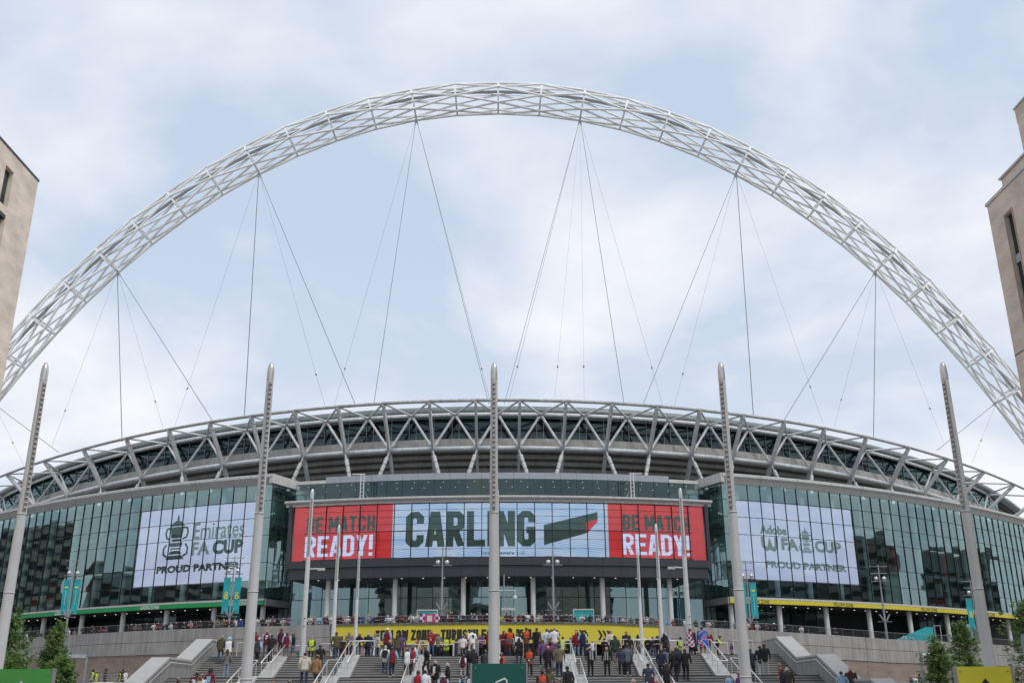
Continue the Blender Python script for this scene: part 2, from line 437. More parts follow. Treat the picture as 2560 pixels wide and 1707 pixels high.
def place_heavy(name, m, parent, text, f, u0, u1, v0, v1, **kw):
    """f(u, v, d) maps the flat lettering box onto its surface; d lifts the strokes apart a hair"""
    Q, wd = heavy(text, **kw); V, F = [], []
    for i, q in enumerate(Q):
        for x, y in q: V.append(f(u0 + (u1 - u0) * x / wd, v0 + (v1 - v0) * y, 0.0015 * (i % 7)))
        F.append((4 * i, 4 * i + 1, 4 * i + 2, 4 * i + 3))
    return link(name, mk(V, F, m), parent)
def place_soft(name, m, parent, text, f, u0, u1, v0, v1, bold=0.0, shear=0.0):
    V, F, wd = soft(text, bold, shear)
    return link(name, mk([f(u0 + (u1 - u0) * x / wd, v0 + (v1 - v0) * y, 0.0) for x, y in V], F, m), parent)
def place_poly(name, m, parent, polys, f, lift=0.0):
    V, F = [], []
    for i, pl in enumerate(polys):
        k = len(V)
        V += [f(x, y, lift + 0.0015 * (i % 5)) for x, y in pl]; F.append(tuple(range(k, len(V))))
    return link(name, mk(V, F, m), parent)
GLOBBY = glass('lobby_glass', (0.60, 0.72, 0.75), 0.20, wav=0.01)
# ================================================================== ground and stairs
def sheet(name, m, x0, x1, y0, y1, z, kind='structure'):
    return link(name, mk([(x0, y0, z), (x1, y0, z), (x1, y1, z), (x0, y1, z)], [(0, 1, 2, 3)], m), kind=kind)
sheet('ground', PAVE, -2500, 2500, -2500, 2500, 0.0)
WALL = Curve(106.3, 0.0066)                 # podium wall below the concourse
def wdrop(x): return 0.0 if x < 10 else -1.1 * min(1.0, (x - 10) / 36)
FACE = Curve(124.5, 0.0053)                 # glass wings
SCR = Curve(120.0, 0.0053)                  # big screen
GAL = Curve(127.0, 0.0053)
LOB = Curve(126.0, 0.0053)
BOWL = Curve(149.5, 0.0057)
TOPC = Curve(141.0, 0.0059, -4e-8)
BOTC = Curve(148.0, 0.00567)
MIDC = Curve(148.0, 0.0058)

RIS, TRD = 0.142, 0.4
st = link('stairway', None, kind='structure')
PX = [k * 4.5 for k in range(-3, 4)]
edges = [-18.0] + PX + [18.0]
sv = lambda x0, x1, y0, y1, z0, z1: ([(x, y, z) for x in (x0, x1) for y in (y0, y1) for z in (z0, z1)], list(CUBEF))
stepmesh = {}
def step_mesh(wd):
    if wd in stepmesh: return stepmesh[wd]
    a, f = sv(-wd / 2, wd / 2, 0.003, TRD + 0.02, -RIS - 0.02, 0)
    b, _ = sv(-wd / 2, wd / 2, -0.012, 0.055, -0.042, 0.004)
    f2 = [tuple(i + 8 for i in q) for q in f]
    stepmesh[wd] = mk(a + b, f + f2, [STONE, STEPEDGE], [0] * 6 + [1] * 6)
    return stepmesh[wd]
for y_top, z_top in ((66.0, 4.26), (58.0, 2.84), (50.0, 1.42)):
    for i in range(10):
        for a, b in zip(edges[:-1], edges[1:]):
            x0 = a + (0.0 if a == -18 else 0.45); x1 = b - (0.0 if b == 18 else 0.45)
            link('step', step_mesh(round(x1 - x0, 3)), st, Matrix.Translation(((x0 + x1) / 2, y_top - i * TRD, z_top - i * RIS)))
    for x in PX:                                   # raked granite slab between the bays
        yb, zb = y_top - 4.0, z_top - 1.42
        pr = [(y_top + 0.05, z_top + 0.09), (yb - 0.35, zb + 0.06), (yb - 0.35, zb - 0.3), (y_top + 0.05, z_top - 0.4)]
        V = [(x + s_ * 0.449, y, z) for s_ in (-1, 1) for y, z in pr]
        link('ramp_slab', mk(V, [(0, 1, 2, 3), (7, 6, 5, 4), (0, 4, 5, 1), (1, 5, 6, 2), (2, 6, 7, 3), (3, 7, 4, 0)], PALE), st)
for y0, y1, z in ((58.42, 61.99, 2.838), (50.42, 53.99, 1.418)):
    link('landing', mk(*sv(-18, 18, y0 - 0.02, y1 + 0.4, z - 0.5, z), STONE), st)
link('landing', mk(*sv(-19.5, 19.5, 66.42, 112, 0.05, 4.256), STONE), st)
V = [(s_ * 17.98, y, z) for s_ in (-1, 1) for y, z in ((66.4, 4.0), (61.9, 2.4), (58.4, 2.4), (53.9, 1.0), (50.4, 1.0), (46.5, -0.3), (66.4, -0.3))]
link('stair_base', mk(V, [(6, 5, 4, 3, 2, 1, 0), (7, 8, 9, 10, 11, 12, 13)] + [(i, (i + 1) % 7, 7 + (i + 1) % 7, 7 + i) for i in range(7)], STONE), st)

# balustrades either side of the stairs
path = [(70.0, 5.33), (66.2, 5.33), (62.0, 3.91), (58.0, 3.91), (54.0, 2.49), (50.0, 2.49), (46.0, 1.07), (45.2, 1.07)]
for sg, nm in ((-1, 'left building'), (1, 'right building')):
    t_ = thing('stone_balustrade', (sg * 18.5, 58, 0), 'grey stone balustrade with pale raked coping, beside the podium wall under the %s zone sign' % ('green' if sg < 0 else 'yellow'), 'balustrade')
    xi, xo = sg * 18.0, sg * 18.95
    V = [(x, y, z - 0.08) for x in (xi, xo) for y, z in path] + [(x, y, 0.02) for x in (xi, xo) for y, z in path]
    n = len(path); F = []
    for i in range(n - 1):
        F += [(i, i + 1, 2 * n + i + 1, 2 * n + i), (n + i, n + i + 1, 3 * n + i + 1, 3 * n + i), (i, i + 1, n + i + 1, n + i)]
    F += [(0, n, 3 * n, 2 * n), (n - 1, 2 * n - 1, 4 * n - 1, 3 * n - 1)]
    link('wall', mk(V, F, mat('balustrade_stone', (0.27, 0.265, 0.255), 0.85, var=0.12, streak=0.15)), t_)
    for i in range(n - 1):
        (ya, za), (yb, zb) = path[i], path[i + 1]
        V = [(x, y, z + dz) for x in (xi - sg * 0.04, xo + sg * 0.04) for y, z in ((ya, za), (yb + 0.004, zb)) for dz in (-0.078, 0.03)]
        link('coping', mk(V, list(CUBEF), PALE), t_)
    sweep('handrail', STEEL, t_, [(xi - sg * 0.09, y, z - 0.25) for y, z in path[1:]], 0.026)
# paired stair handrails
for ki, x in enumerate(PX):
    for y_top, z_top, fl in ((66.0, 4.26, 'upper'), (58.0, 2.84, 'lower')):
        t_ = thing('stair_handrail', (x, y_top, z_top), 'pair of steel handrails on the %s flight, %s raked slab from the %s balustrade' % (fl, ('first', 'second', 'third', 'middle', 'third', 'second', 'first')[ki], 'green zone' if ki < 3 else 'yellow zone'), 'handrail', 'steel handrails on the stair slabs')
        A, B = (y_top + 0.45, z_top + 0.93), (y_top - 4.25, z_top - 1.42 + 0.90)
        for s_ in (-0.29, 0.29):
            sweep('rail', STEEL, t_, [(x + s_, A[0], A[1]), (x + s_, B[0], B[1])], 0.034, 8)
            for f_ in (0.06, 0.36, 0.66, 0.95):
                y = A[0] + (B[0] - A[0]) * f_; z = A[1] + (B[1] - A[1]) * f_
                tube('post', STEEL, t_, (x + s_ * (1.0), y, z - 0.98), (x + s_, y, z - 0.02), 0.022, 8)
        for y, z in (A, B):
            tube('end_bar', STEEL, t_, (x - 0.29, y, z), (x + 0.29, y, z), 0.026, 8)
        for f_ in (0.36, 0.66):
            y = A[0] + (B[0] - A[0]) * f_; z = A[1] + (B[1] - A[1]) * f_
            bar('brace_plate', STEEL, t_, (x - 0.28, y, z - 0.42), (x + 0.28, y, z - 0.42), 0.02, 0.09)
# crowd barriers on the upper landing: x0, x1, y
for x0, x1, y, near in ((-15.5, -13.3, 75.2, 'a'), (-12.2, -10.9, 72.6, 'i'), (-10.6, -8.0, 69.3, 'b'), (-6.6, -3.0, 74.2, 'c'), (-2.9, -1.3, 71.4, 'c'), (-1.2, 1.9, 69.3, 'd'), (4.7, 6.8, 73.6, 'e'), (6.8, 8.2, 70.8, 'e'), (8.3, 11.0, 68.8, 'f'), (11.2, 12.8, 70.8, 'f'), (13.1, 16.4, 73.2, 'g'), (16.2, 17.6, 70.8, 'g'), (-17.6, -16.4, 70.9, 'h')):
    t_ = thing('crowd_barrier', ((x0 + x1) / 2, y, 4.26), '%s steel crowd barrier on the landing %s' % (('front ' if y < 72 else 'rear ') + ('three-post' if x1 - x0 >= 2.4 else 'two-post'), {'i': 'between green side mast and banner', 'a': 'by the green side slender mast', 'b': 'under the banner start', 'c': 'below the TURNSTILES lettering', 'd': 'behind the central sign', 'e': 'below the first banner chevrons', 'f': 'below the last banner chevrons', 'g': 'by the yellow side slender mast', 'h': 'beside the green zone balustrade'}[near]), 'barrier', 'steel barriers on the upper landing')
    sweep('top_rail', STEEL, t_, [(x0, y, 5.36), (x1, y, 5.36)], 0.035, 8)
    k = 2 if x1 - x0 < 2.4 else 3
    for i in range(k):
        tube('post', STEEL, t_, (x0 + 0.04 + (x1 - x0 - 0.08) * i / (k - 1), y, 4.25), (x0 + 0.04 + (x1 - x0 - 0.08) * i / (k - 1), y, 5.35), 0.032, 8)

# side terraces with their parapets and rails
for sg, fz in ((-1, 2.6), (1, 1.85)):
    nm = 'green' if sg < 0 else 'yellow'
    link('terrace', mk(*sv(min(sg * 19.52, sg * 100), max(sg * 19.52, sg * 100), 90.2, 190, 0.02, fz), PAVE), kind='structure')
    t_ = thing('terrace_parapet', (sg * 35, 90, 0), 'low concrete parapet with steel rails below the %s zone podium wall' % nm, 'parapet')
    link('wall', mk(*sv(min(sg * 19.6, sg * 99), max(sg * 19.6, sg * 99), 89.7, 90.19, 0.02, fz + 0.42), CONC), t_)
    for k in range(4):
        tube('rail', GALV, t_, (sg * 20, 89.95, fz + 0.6 + k * 0.2), (sg * 98, 89.95, fz + 0.6 + k * 0.2), 0.022, 6)
    for i in range(28):
        tube('post', GALV, t_, (sg * (20.2 + i * 1.8), 89.95, fz + 0.4), (sg * (20.2 + i * 1.8), 89.95, fz + 1.22), 0.025, 6)

# ================================================================== podium wall, concourse, balcony
XW = lin(-100, 100, 100)
extrude('concourse', PAVE, None, WALL, XW, [(-0.35, 8.48), (-45, 8.48), (-45, 7.9), (-0.35, 7.9)], zf=wdrop, kind='structure')
pw = thing('podium_wall', (0, 106, 0), 'curved podium wall of pale precast panels over brown brick below the concourse', 'wall')
JX = [-98, -84, -70, -56, -42, -29, -17.4]
def wallseg(a, b, top, bot, off, th, m, nm):
    extrude(nm, m, pw, WALL, lin(a, b, max(2, int(abs(b - a) / 3))), [(off, bot), (off, top), (off - th, top), (off - th, bot)], zf=wdrop)
for sg in (-1, 1):
    J = [sg * -j for j in JX]
    for a, b in zip(J[:-1], J[1:]):
        lo, hi = min(a, b) + 0.02, max(a, b) - 0.02
        wallseg(lo, hi, 9.10, 7.84, 0.0, 0.34, CONC, 'precast_panel')
        wallseg(lo, hi, 7.80, 6.50, 0.0, 0.34, CONC, 'precast_panel')
        wallseg(lo, hi, 6.49, 3.62, -0.09, 0.26, WBRICK, 'brick_panel')
        wallseg(lo, hi, 3.55, 0.0, -0.09, 0.26, WBRICK, 'brick_panel')
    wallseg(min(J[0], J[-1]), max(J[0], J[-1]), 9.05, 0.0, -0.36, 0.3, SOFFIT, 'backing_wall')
# middle: concrete face behind the banner, dark undercroft opening below
wallseg(-17.36, 17.36, 9.0, 7.0, -0.06, 0.3, CONC, 'precast_panel')
wallseg(-17.38, 17.38, 9.16, 8.93, 0.16, 0.5, mat('weathered_ledge', (0.13, 0.125, 0.115), 0.9, var=0.4, scale=3), 'ledge')
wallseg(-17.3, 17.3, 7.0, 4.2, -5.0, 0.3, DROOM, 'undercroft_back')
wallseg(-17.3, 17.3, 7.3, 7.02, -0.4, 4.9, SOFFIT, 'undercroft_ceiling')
for a, b in ((-17.36, -7.0), (13.3, 17.36)): wallseg(a, b, 6.9, 4.2, -0.09, 0.26, WBRICK, 'brick_panel')
for x in (-3, 3.5, 9): link('undercroft_pier', ucube(CONC), pw, Matrix.Translation(WALL.p(x, -0.5, 5.55)) @ Matrix.Diagonal((0.5, 0.6, 2.7, 1)))
# yellow banner
bn = thing('zone_banner', (0, 106, 7.0), 'long yellow banner with black turnstile lettering and chevrons hung on the podium wall', 'banner')
bc = extrude('cloth', YELLOW, bn, WALL, lin(-17.3, 16.9, 24), [(0.05, 6.98), (0.05, 8.92), (0.02, 8.92), (0.02, 6.98)], zf=wdrop)
fb = lambda u, v, d: WALL.p(u, 0.06 + d, v + wdrop(u))
place_heavy('lettering', INK, bc, 'YELLOW ZONE - TURNSTILES', fb, -12.6, -0.55, 7.40, 8.45, t=0.235, wd=0.5, gap=0.045)
place_heavy('lettering', INK, bc, 'J K L', fb, 0.75, 4.0, 7.40, 8.45, t=0.235, wd=0.55, gap=0.05)
ch = []
for gx in (5.1, 8.0, 10.4):
    for k in range(3):
        x = gx + k * 0.45; ch.append([(x, 7.35), (x + 0.24, 7.35), (x + 0.52, 7.85), (x + 0.24, 8.35), (x, 8.35), (x + 0.28, 7.85)])
place_poly('chevron', INK, bc, [[c[0], c[1], c[2], c[5]] for c in ch] + [[c[5], c[2], c[3], c[4]] for c in ch], fb)
# balcony rail
rl = thing('balcony_railing', (0, 106, 9.1), 'grey steel balcony railing with horizontal bars along the concourse edge', 'railing')
for k in range(5):
    sweep('rail', RAILG if k < 4 else GALV, rl, [WALL.p(x, -0.1, 9.24 + k * 0.15 + wdrop(x)) for x in lin(-90, 90, 90)], 0.012 if k < 4 else 0.022, 6)
for i in range(121):
    x = -90 + i * 1.5
    bar('post', RAILG, rl, WALL.p(x, -0.1, 8.95 + wdrop(x)), WALL.p(x, -0.1, 9.85 + wdrop(x)), 0.03, 0.05)

# ================================================================== glass wings
ROWS = [28.22, 26.13, 23.9, 21.65, 18.2, 15.95, 13.72]
PW = 1.95
zc = lambda a, b: (a + b) / 2
def wing(sg):
    nm = 'green' if sg < 0 else 'yellow'
    wg = thing('stadium_wing', FACE.p(sg * 45, -6, 8.5), 'curved glass stadium wing above the %s zone band' % nm, 'building')
    xs = FACE.steps(sg * 29.3, PW, 35)
    for i, (a, b) in enumerate(zip(xs[:-1], xs[1:])):
        xm = (a + b) / 2; ang = FACE.ang(xm)
        Rz = Matrix.Rotation(ang, 4, 'Z')
        for j in range(6):
            z1, z0 = ROWS[j], ROWS[j + 1]
            tilt = Matrix.Rotation(R(rnd.gauss(0, 0.5)), 4, 'X') @ Matrix.Rotation(R(rnd.gauss(0, 0.4)), 4, 'Z')
            onscr = 1 <= i <= 10 and 1 <= j <= 4
            gm = GSCR if onscr else GFAC
            M = Matrix.Translation(FACE.p(xm, 0.0, zc(z0, z1))) @ Rz @ tilt @ Matrix.Diagonal((PW - 0.04, 1, z1 - z0 - 0.04, 1))
            link('pane', upane(gm), wg, M)
    for x in xs:
        bar('mullion', BLACK, wg, FACE.p(x, 0.03, 13.72), FACE.p(x, 0.03, 28.22), 0.055, 0.16, FACE.n(x))
    XS = lin(xs[0], xs[-1], 30)
    for z in ROWS[1:-1]:
        extrude('transom', BLACK, wg, FACE, XS, [(0.06, z - 0.026), (0.06, z + 0.026), (-0.1, z + 0.026), (-0.1, z - 0.026)])
    extrude('parapet', LCLAD, wg, FACE, XS, [(0.10, 28.22), (0.35, 28.9), (0.62, 29.1), (0.62, 29.42), (0.3, 29.55), (-3, 29.55), (-3, 29.3), (0.0, 28.22)])
    extrude('parapet_band', CLAD, wg, FACE, XS, [(0.12, 28.2), (0.37, 28.86), (0.30, 28.86), (0.05, 28.2)])
    for x in xs[::3]:
        bar('panel_joint', BLACK, wg, FACE.p(x, 0.14, 28.22), FACE.p(x, 0.385, 28.88), 0.025, 0.02, FACE.n(x))
        bar('bracket', LCLAD, wg, FACE.p(x, 0.60, 29.12), FACE.p(x, 0.80, 29.5), 0.06, 0.05, FACE.n(x))
    extrude('sill', LCLAD, wg, FACE, XS, [(0.12, 13.5), (0.12, 13.73), (-0.4, 13.73), (-0.4, 13.5)])
    # soffit, recess, columns below
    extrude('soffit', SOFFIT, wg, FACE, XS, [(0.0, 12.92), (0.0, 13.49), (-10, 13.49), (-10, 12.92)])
    cb = (30.1, 37.0, 44.1, 51.1, 58.3, 65.7, 73, 80)
    for x in cb:
        p = FACE.p(sg * x, -1.3, 7.0); tube('column', WCOL, wg, p, p + Vector((0, 0, 5.95)), 0.34, 14)
    ys = FACE.steps(sg * 29.3, 2.2, 26)
    for i, (a, b) in enumerate(zip(ys[:-1], ys[1:])):
        xm = (a + b) / 2
        if sg > 0 and 8 < i < 18 or sg < 0 and 11 < i < 20: continue           # open gateways
        M = Matrix.Translation(FACE.p(xm, -5.0, 10.2)) @ Matrix.Rotation(FACE.ang(xm) + R(rnd.gauss(0, .5)), 4, 'Z') @ Matrix.Diagonal((2.05, 1, 5.4, 1))
        link('lobby_pane', upane(GFAC if i % 5 in (3, 4) else GDARK), wg, M)
        bar('lobby_mullion', BLACK, wg, FACE.p(a, -4.98, 7.2), FACE.p(a, -4.98, 12.9), 0.09, 0.12, FACE.n(a))
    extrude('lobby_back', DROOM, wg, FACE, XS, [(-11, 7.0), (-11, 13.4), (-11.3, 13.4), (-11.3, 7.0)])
    for i in range(30):
        x = sg * (31 + i * 1.9); p = FACE.p(x, -2.6, 12.9)
        link('downlight', ucyl(MATS['lamp_glow'], 8), wg, Matrix.Translation(p + Vector((0, 0, -0.03))) @ Matrix.Diagonal((0.09, 0.09, 0.03, 1)))
    # interior: slabs, round columns, back wall
    for z in (14.0, 18.2, 23.2, 28.0):
        extrude('floor_slab', FLOORI, wg, FACE, XS, [(-0.9, z - 0.45), (-0.9, z), (-11, z), (-11, z - 0.45)])
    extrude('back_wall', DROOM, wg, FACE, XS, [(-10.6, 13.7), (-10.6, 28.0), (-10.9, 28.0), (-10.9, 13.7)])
    for i in range(12):
        x = sg * (32.5 + i * 5.0); p = FACE.p(x, -1.9, 13.6)
        tube('inner_column', WROOM if not (sg > 0 and i in (5, 7)) else WROOM, wg, p, p + Vector((0, 0, 14.3)), 0.36, 12)
        if sg > 0 and i in (5, 7): tube('red_sleeve', REDI, wg, p + Vector((0, 0, 4.5)), p + Vector((0, 0, 8.2)), 0.40, 12)
        bar('hanging_rod', WROOM, wg, FACE.p(x + sg * 2.2, -1.2, 18.3), FACE.p(x + sg * 2.2, -1.2, 27.9), 0.05, 0.05)
    def inner(nm_, m, a, b, z0, z1, off): extrude(nm_, m, wg, FACE, lin(sg * a, sg * b, 4), [(off, z0), (off, z1), (off - .15, z1), (off - .15, z0)])
    if sg < 0:
        inner('pale_partition', WROOM, 52.5, 57, 22.6, 24.2, -3.5); inner('pale_partition', WROOM, 50, 53, 20.3, 22, -4)
        inner('pale_partition', WROOM, 59, 62.5, 13.9, 16.2, -2.4); inner('pale_partition', WROOM, 66, 72, 13.9, 15.0, -2.4)
        inner('red_panel', REDI, 57.6, 58.6, 13.9, 16.6, -2.2); inner('red_panel', REDI, 62.8, 63.8, 13.9, 15.9, -2.2)
        inner('red_panel', REDI, 60, 63, 16.3, 17.2, -3.0); inner('red_panel', REDI, 66, 71, 15.1, 16.2, -2.6)
        inner('gold_strip', GOLD, 60.5, 63.5, 17.55, 17.75, -2.0); inner('gold_strip', GOLD, 65.3, 68, 17.6, 17.8, -2.0); inner('gold_strip', GOLD, 67.8, 68, 15.6, 17.6, -2.0)
    else:
        inner('pale_partition', WROOM, 50.5, 56.5, 22.8, 24.3, -3.5); inner('pale_partition', WROOM, 58, 61, 21.8, 23, -4)
        inner('pale_partition', WROOM, 54.6, 57.9, 14.0, 18.2, -1.4)
        inner('red_panel', REDI, 61, 64.5, 15.0, 16.6, -3.2); inner('red_panel', REDI, 63, 71, 14.2, 15.4, -4.0)
        inner('gold_strip', GOLD, 59, 66.8, 17.6, 17.8, -2.2); inner('gold_strip', GOLD, 66.6, 66.8, 15.8, 17.6, -2.2)
    # return wall of the wing towards the entrance
    cx, cy = sg * 29.3, FACE.y(29.3)
    for i in range(4):
        for j in range(6):
            z1, z0 = ROWS[j], ROWS[j + 1]
            y = cy + 1.15 * (i + .5); x = cx - sg * .55 * (i + 0.5)
            M = Matrix.Translation((x, y, zc(z0, z1))) @ Matrix.Rotation(-sg * math.atan2(1.15, .55) + R(rnd.gauss(0, .6)), 4, 'Z') @ Matrix.Diagonal((1.22, 1, z1 - z0 - 0.05, 1))
            link('return_pane', upane(GFAC), wg, M)
    for i in range(5):
        x, y = cx - sg * .55 * i, cy + i * 1.15
        bar('return_mullion', BLACK, wg, (x, y, 13.0), (x, y, 28.25), 0.06, 0.08)
    for z in ROWS[:-1]: bar('return_transom', BLACK, wg, (cx, cy, z), (cx - sg * 2.2, cy + 4.6, z), 0.05, 0.06)
    bar('return_parapet', LCLAD, wg, (cx + sg * 0.2, cy - 0.5, 28.9), (cx - sg * 2.3, cy + 4.7, 28.9), 0.55, 1.2)
    bar('return_soffit', CLAD, wg, (cx, cy, 13.3), (cx - sg * 2.2, cy + 4.6, 13.3), .5, .8)
    # recessed link between wing and entrance
    ly = cy + 4.6
    for i, xx in enumerate((24.6, 25.85)):
        for (z0, z1) in ((8.6, 13.0), (13.0, 18.2), (18.2, 23.0), (23.0, 27.6)):
            M = Matrix.Translation((sg * (xx + 0.62), ly, zc(z0, z1))) @ Matrix.Rotation(R(rnd.gauss(0, .4)), 4, 'Z') @ Matrix.Diagonal((1.2, 1, z1 - z0 - .06, 1))
            link('link_pane', upane(GFAC if z0 > 13 else GDARK), wg, M)
        box('link_mullion', BLACK, wg, (sg * xx, ly - .02, 18), (0.12, 0.2, 19.4))
    box('link_roof', LCLAD, wg, (sg * 26.2, ly + 1, 27.9), (3.4, 2.4, 0.5))
    box('link_corner_post', BLACK, wg, (sg * 27.15, ly - .05, 18), (0.2, 0.2, 19.4))
    box('added_link_back', WROOM, wg, (sg * 26.4, ly + 1.6, 18), (4.6, .3, 20))  # unseen pale back, put in so the link glass looks brighter
    bar('added_return_back', WROOM, wg, (cx + sg * 1.3, cy + 1.0, 21), (cx - sg * 1.2, cy + 5.4, 21), .2, 14.2)  # unseen pale panel added to lighten the dark return glass
    xe = xs[-1]; ae, n_ = FACE.p(xe, 0), FACE.n(xe)
    bar('end_wall', CLAD, wg, FACE.p(xe + sg * .2, -.1, 18.2), FACE.p(xe + sg * .2, -12, 18.2), .4, 22.6)
    # coloured zone band with its lettering
    zb = thing('zone_band', FACE.p(sg * 45, 0.1, 13.0), '%s fascia band reading %s ZONE under the glass wing' % (nm, nm.upper()), 'sign')
    bd = extrude('band', GREENB if sg < 0 else YELLOW, zb, FACE, XS, [(0.16, 12.95), (0.16, 13.47), (0.02, 13.47), (0.02, 12.95)])
    f = lambda u, v, d: FACE.p(u, 0.172 + d, v)
    for x in (31.6, 44.2, 59.0, 71.5):
        a, b = (-x - 2.9, -x) if sg < 0 else (x, x + 3.1)
        place_soft('lettering', WHITEP if sg < 0 else INK, bd, '%s ZONE' % nm.upper(), f, a, b, 12.99, 13.44, bold=0.012)
    return wg, xs
def upane(m):
    k = ('p', m.name)
    if k not in UM: UM[k] = mk([(-.5, 0, -.5), (.5, 0, -.5), (.5, 0, .5), (-.5, 0, .5)], [(0, 1, 2, 3)], m)
    return UM[k]
mat('lamp_glow', (0.8, 0.8, 0.75), 0.4, em=(1.0, 0.95, 0.85), emstr=1.6)
wings = {sg: wing(sg) for sg in (-1, 1)}

# video screens set behind the wing glass
def trophy(cx, z0, h):
    """two-handled cup with domed lid, banded foot; list of (x, z) polygons"""
    P = []
    def rows(L):
        for (za, wa), (zb, wb) in zip(L[:-1], L[1:]):
            P.append([(cx - wa * h, z0 + za * h), (cx + wa * h, z0 + za * h), (cx + wb * h, z0 + zb * h), (cx - wb * h, z0 + zb * h)])
    rows([(.0, .24), (.05, .20), (.09, .17)])
    rows([(.115, .165), (.19, .12)])
    rows([(.22, .13), (.255, .13)])
    rows([(.28, .15), (.34, .17), (.37, .17)])
    rows([(.40, .10), (.45, .13)])
    rows([(.47, .14), (.56, .15), (.68, .165), (.72, .18)])
    rows([(.735, .19), (.76, .17), (.82, .11), (.86, .04)])
    rows([(.86, .02), (.90, .035), (.94, .02), (1.0, .004)])
    for s_ in (-1, 1):
        for ln in ([(.17, .70), (.26, .68), (.285, .58), (.25, .48), (.16, .44)], [(.20, .06), (.30, .12), (.31, .24), (.24, .34)]):
            for q in pen([(cx + s_ * a * h, z0 + b * h) for a, b in ln], 0.045 * h): P.append([(p.x, p.y) for p in q])
    return P
OFF = -0.28
for sg in (-1, 1):
    xs = wings[sg][1]
    vsn = thing('video_screen', FACE.p(sg * 40, -0.4, 15.9), 'lavender video screen in the %s zone wing with grey cup logo' % ('green' if sg < 0 else 'yellow'), 'screen')
    dsp = extrude('display', LEDL if sg < 0 else LEDL2, vsn, FACE, lin(xs[1], xs[11], 12), [(OFF, 15.97), (OFF, 26.1), (OFF - .3, 26.1), (OFF - .3, 15.97)])
    f = lambda u, v, d: FACE.p(u, OFF + 0.03 + d, v)
    if sg < 0:
        place_poly('cup_emblem', LEDK, dsp, trophy(-43.0, 19.3, 6.0), f)
        place_soft('lettering', LEDG, dsp, 'Emirates', f, -40.4, -33.0, 21.75, 23.9, bold=0.012)
        place_soft('lettering', LEDG, dsp, 'FA', f, -40.5, -37.8, 19.65, 21.4, bold=0.035)
        place_soft('lettering', LEDK, dsp, 'CUP', f, -37.4, -33.0, 19.6, 21.45, bold=0.055)
        place_soft('lettering', LEDK, dsp, 'PROUD PARTNER', f, -45.6, -33.2, 17.55, 18.55, bold=0.05)
    else:
        place_soft('lettering', LEDG, dsp, 'Adobe', f, 34.5, 38.5, 21.9, 23.1, bold=0.055)
        for q in [[(34.6, 21.6), (34.9, 20.0), (35.6, 19.9), (35.8, 21.0)], [(35.8, 21.0), (36.0, 19.9), (36.7, 20.0), (37.0, 21.6)]]: pass
        Q = [[(p.x, p.y) for p in q] for q in pen([(34.8, 21.6), (34.85, 20.4), (35.2, 19.95), (35.6, 20.1), (35.8, 21.0), (36.0, 20.1), (36.4, 19.95), (36.75, 20.4), (36.8, 21.6)], 0.5)]
        place_poly('monogram', LEDG, dsp, Q, f)
        place_soft('lettering', LEDG, dsp, 'FA', f, 37.5, 40.1, 19.95, 21.55, bold=0.05)
        place_poly('cup_emblem', LEDG, dsp, trophy(41.3, 19.8, 3.4), f)
        place_soft('lettering', LEDG, dsp, 'CUP', f, 42.6, 46.8, 19.95, 21.55, bold=0.05)
        place_soft('lettering', LEDG, dsp, 'PROUD PARTNER', f, 34.9, 47.3, 17.55, 18.5, bold=0.05)

# ================================================================== entrance block
eb = thing('entrance_block', (0, 124, 8.5), 'stadium entrance block with slate fascia on white columns and glazed gallery above', 'building')
XE = lin(-25.6, 25.9, 26)
for x in (-20.5, -12.25, -4.05, 4.25, 12.6, 20.95):
    p = Curve(121.6, .0053).p(x, 0, 8.3); tube('column', WCOL, eb, p, p + Vector((0, 0, 7.1)), 0.30, 16)
extrude('fascia', SLATE, eb, SCR, XE, [(0.35, 16.6), (0.35, 17.48), (-6, 17.48), (-6, 16.6)])
extrude('lower_fascia', SLATE, eb, SCR, lin(-25.3, 25.6, 26), [(0.15, 15.32), (0.15, 16.58), (-6, 16.58), (-6, 15.32)])
for i in range(25):
    x = -25.2 + i * 2.1
    bar('panel_joint', BLACK, eb, SCR.p(x, 0.355, 16.62), SCR.p(x, 0.355, 17.46), 0.02, 0.02, SCR.n(x))
    bar('panel_joint', BLACK, eb, SCR.p(x, 0.155, 15.34), SCR.p(x, 0.155, 16.56), 0.02, 0.02, SCR.n(x))
for i in range(18):
    x = -22 + i * 2.6; p = SCR.p(x, -1.2, 15.30)
    link('downlight', ucyl(MATS['lamp_glow'], 8), eb, Matrix.Translation(p) @ Matrix.Diagonal((0.09, 0.09, 0.015, 1)))
xs = [-26 + i * 2.0 for i in range(27)]
for a, b in zip(xs[:-1], xs[1:]):
    for j, (z0, z1) in enumerate(((8.3, 13.5), (13.5, 16.4))):
        xm = (a + b) / 2
        M = Matrix.Translation(LOB.p(xm, 0, zc(z0, z1))) @ Matrix.Rotation(LOB.ang(xm) + R(rnd.gauss(0, .25)), 4, 'Z') @ Matrix.Rotation(R(rnd.gauss(0.3, .2)), 4, 'X') @ Matrix.Diagonal((1.95, 1, z1 - z0 - .05, 1))
        link('lobby_pane', upane(GLOBBY), eb, M)
for x in xs: bar('mullion', BLACK, eb, LOB.p(x, 0.02, 8.3), LOB.p(x, 0.02, 16.4), 0.06, 0.12, LOB.n(x))
extrude('transom', BLACK, eb, LOB, XE, [(0.05, 13.46), (0.05, 13.54), (-.08, 13.54), (-.08, 13.46)])
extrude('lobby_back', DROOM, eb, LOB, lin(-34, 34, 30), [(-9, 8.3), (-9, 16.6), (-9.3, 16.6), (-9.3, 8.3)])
extrude('lobby_floor', FLOORI, eb, LOB, lin(-28, 28, 26), [(-.2, 8.3), (-.2, 8.5), (-9, 8.5), (-9, 8.3)])
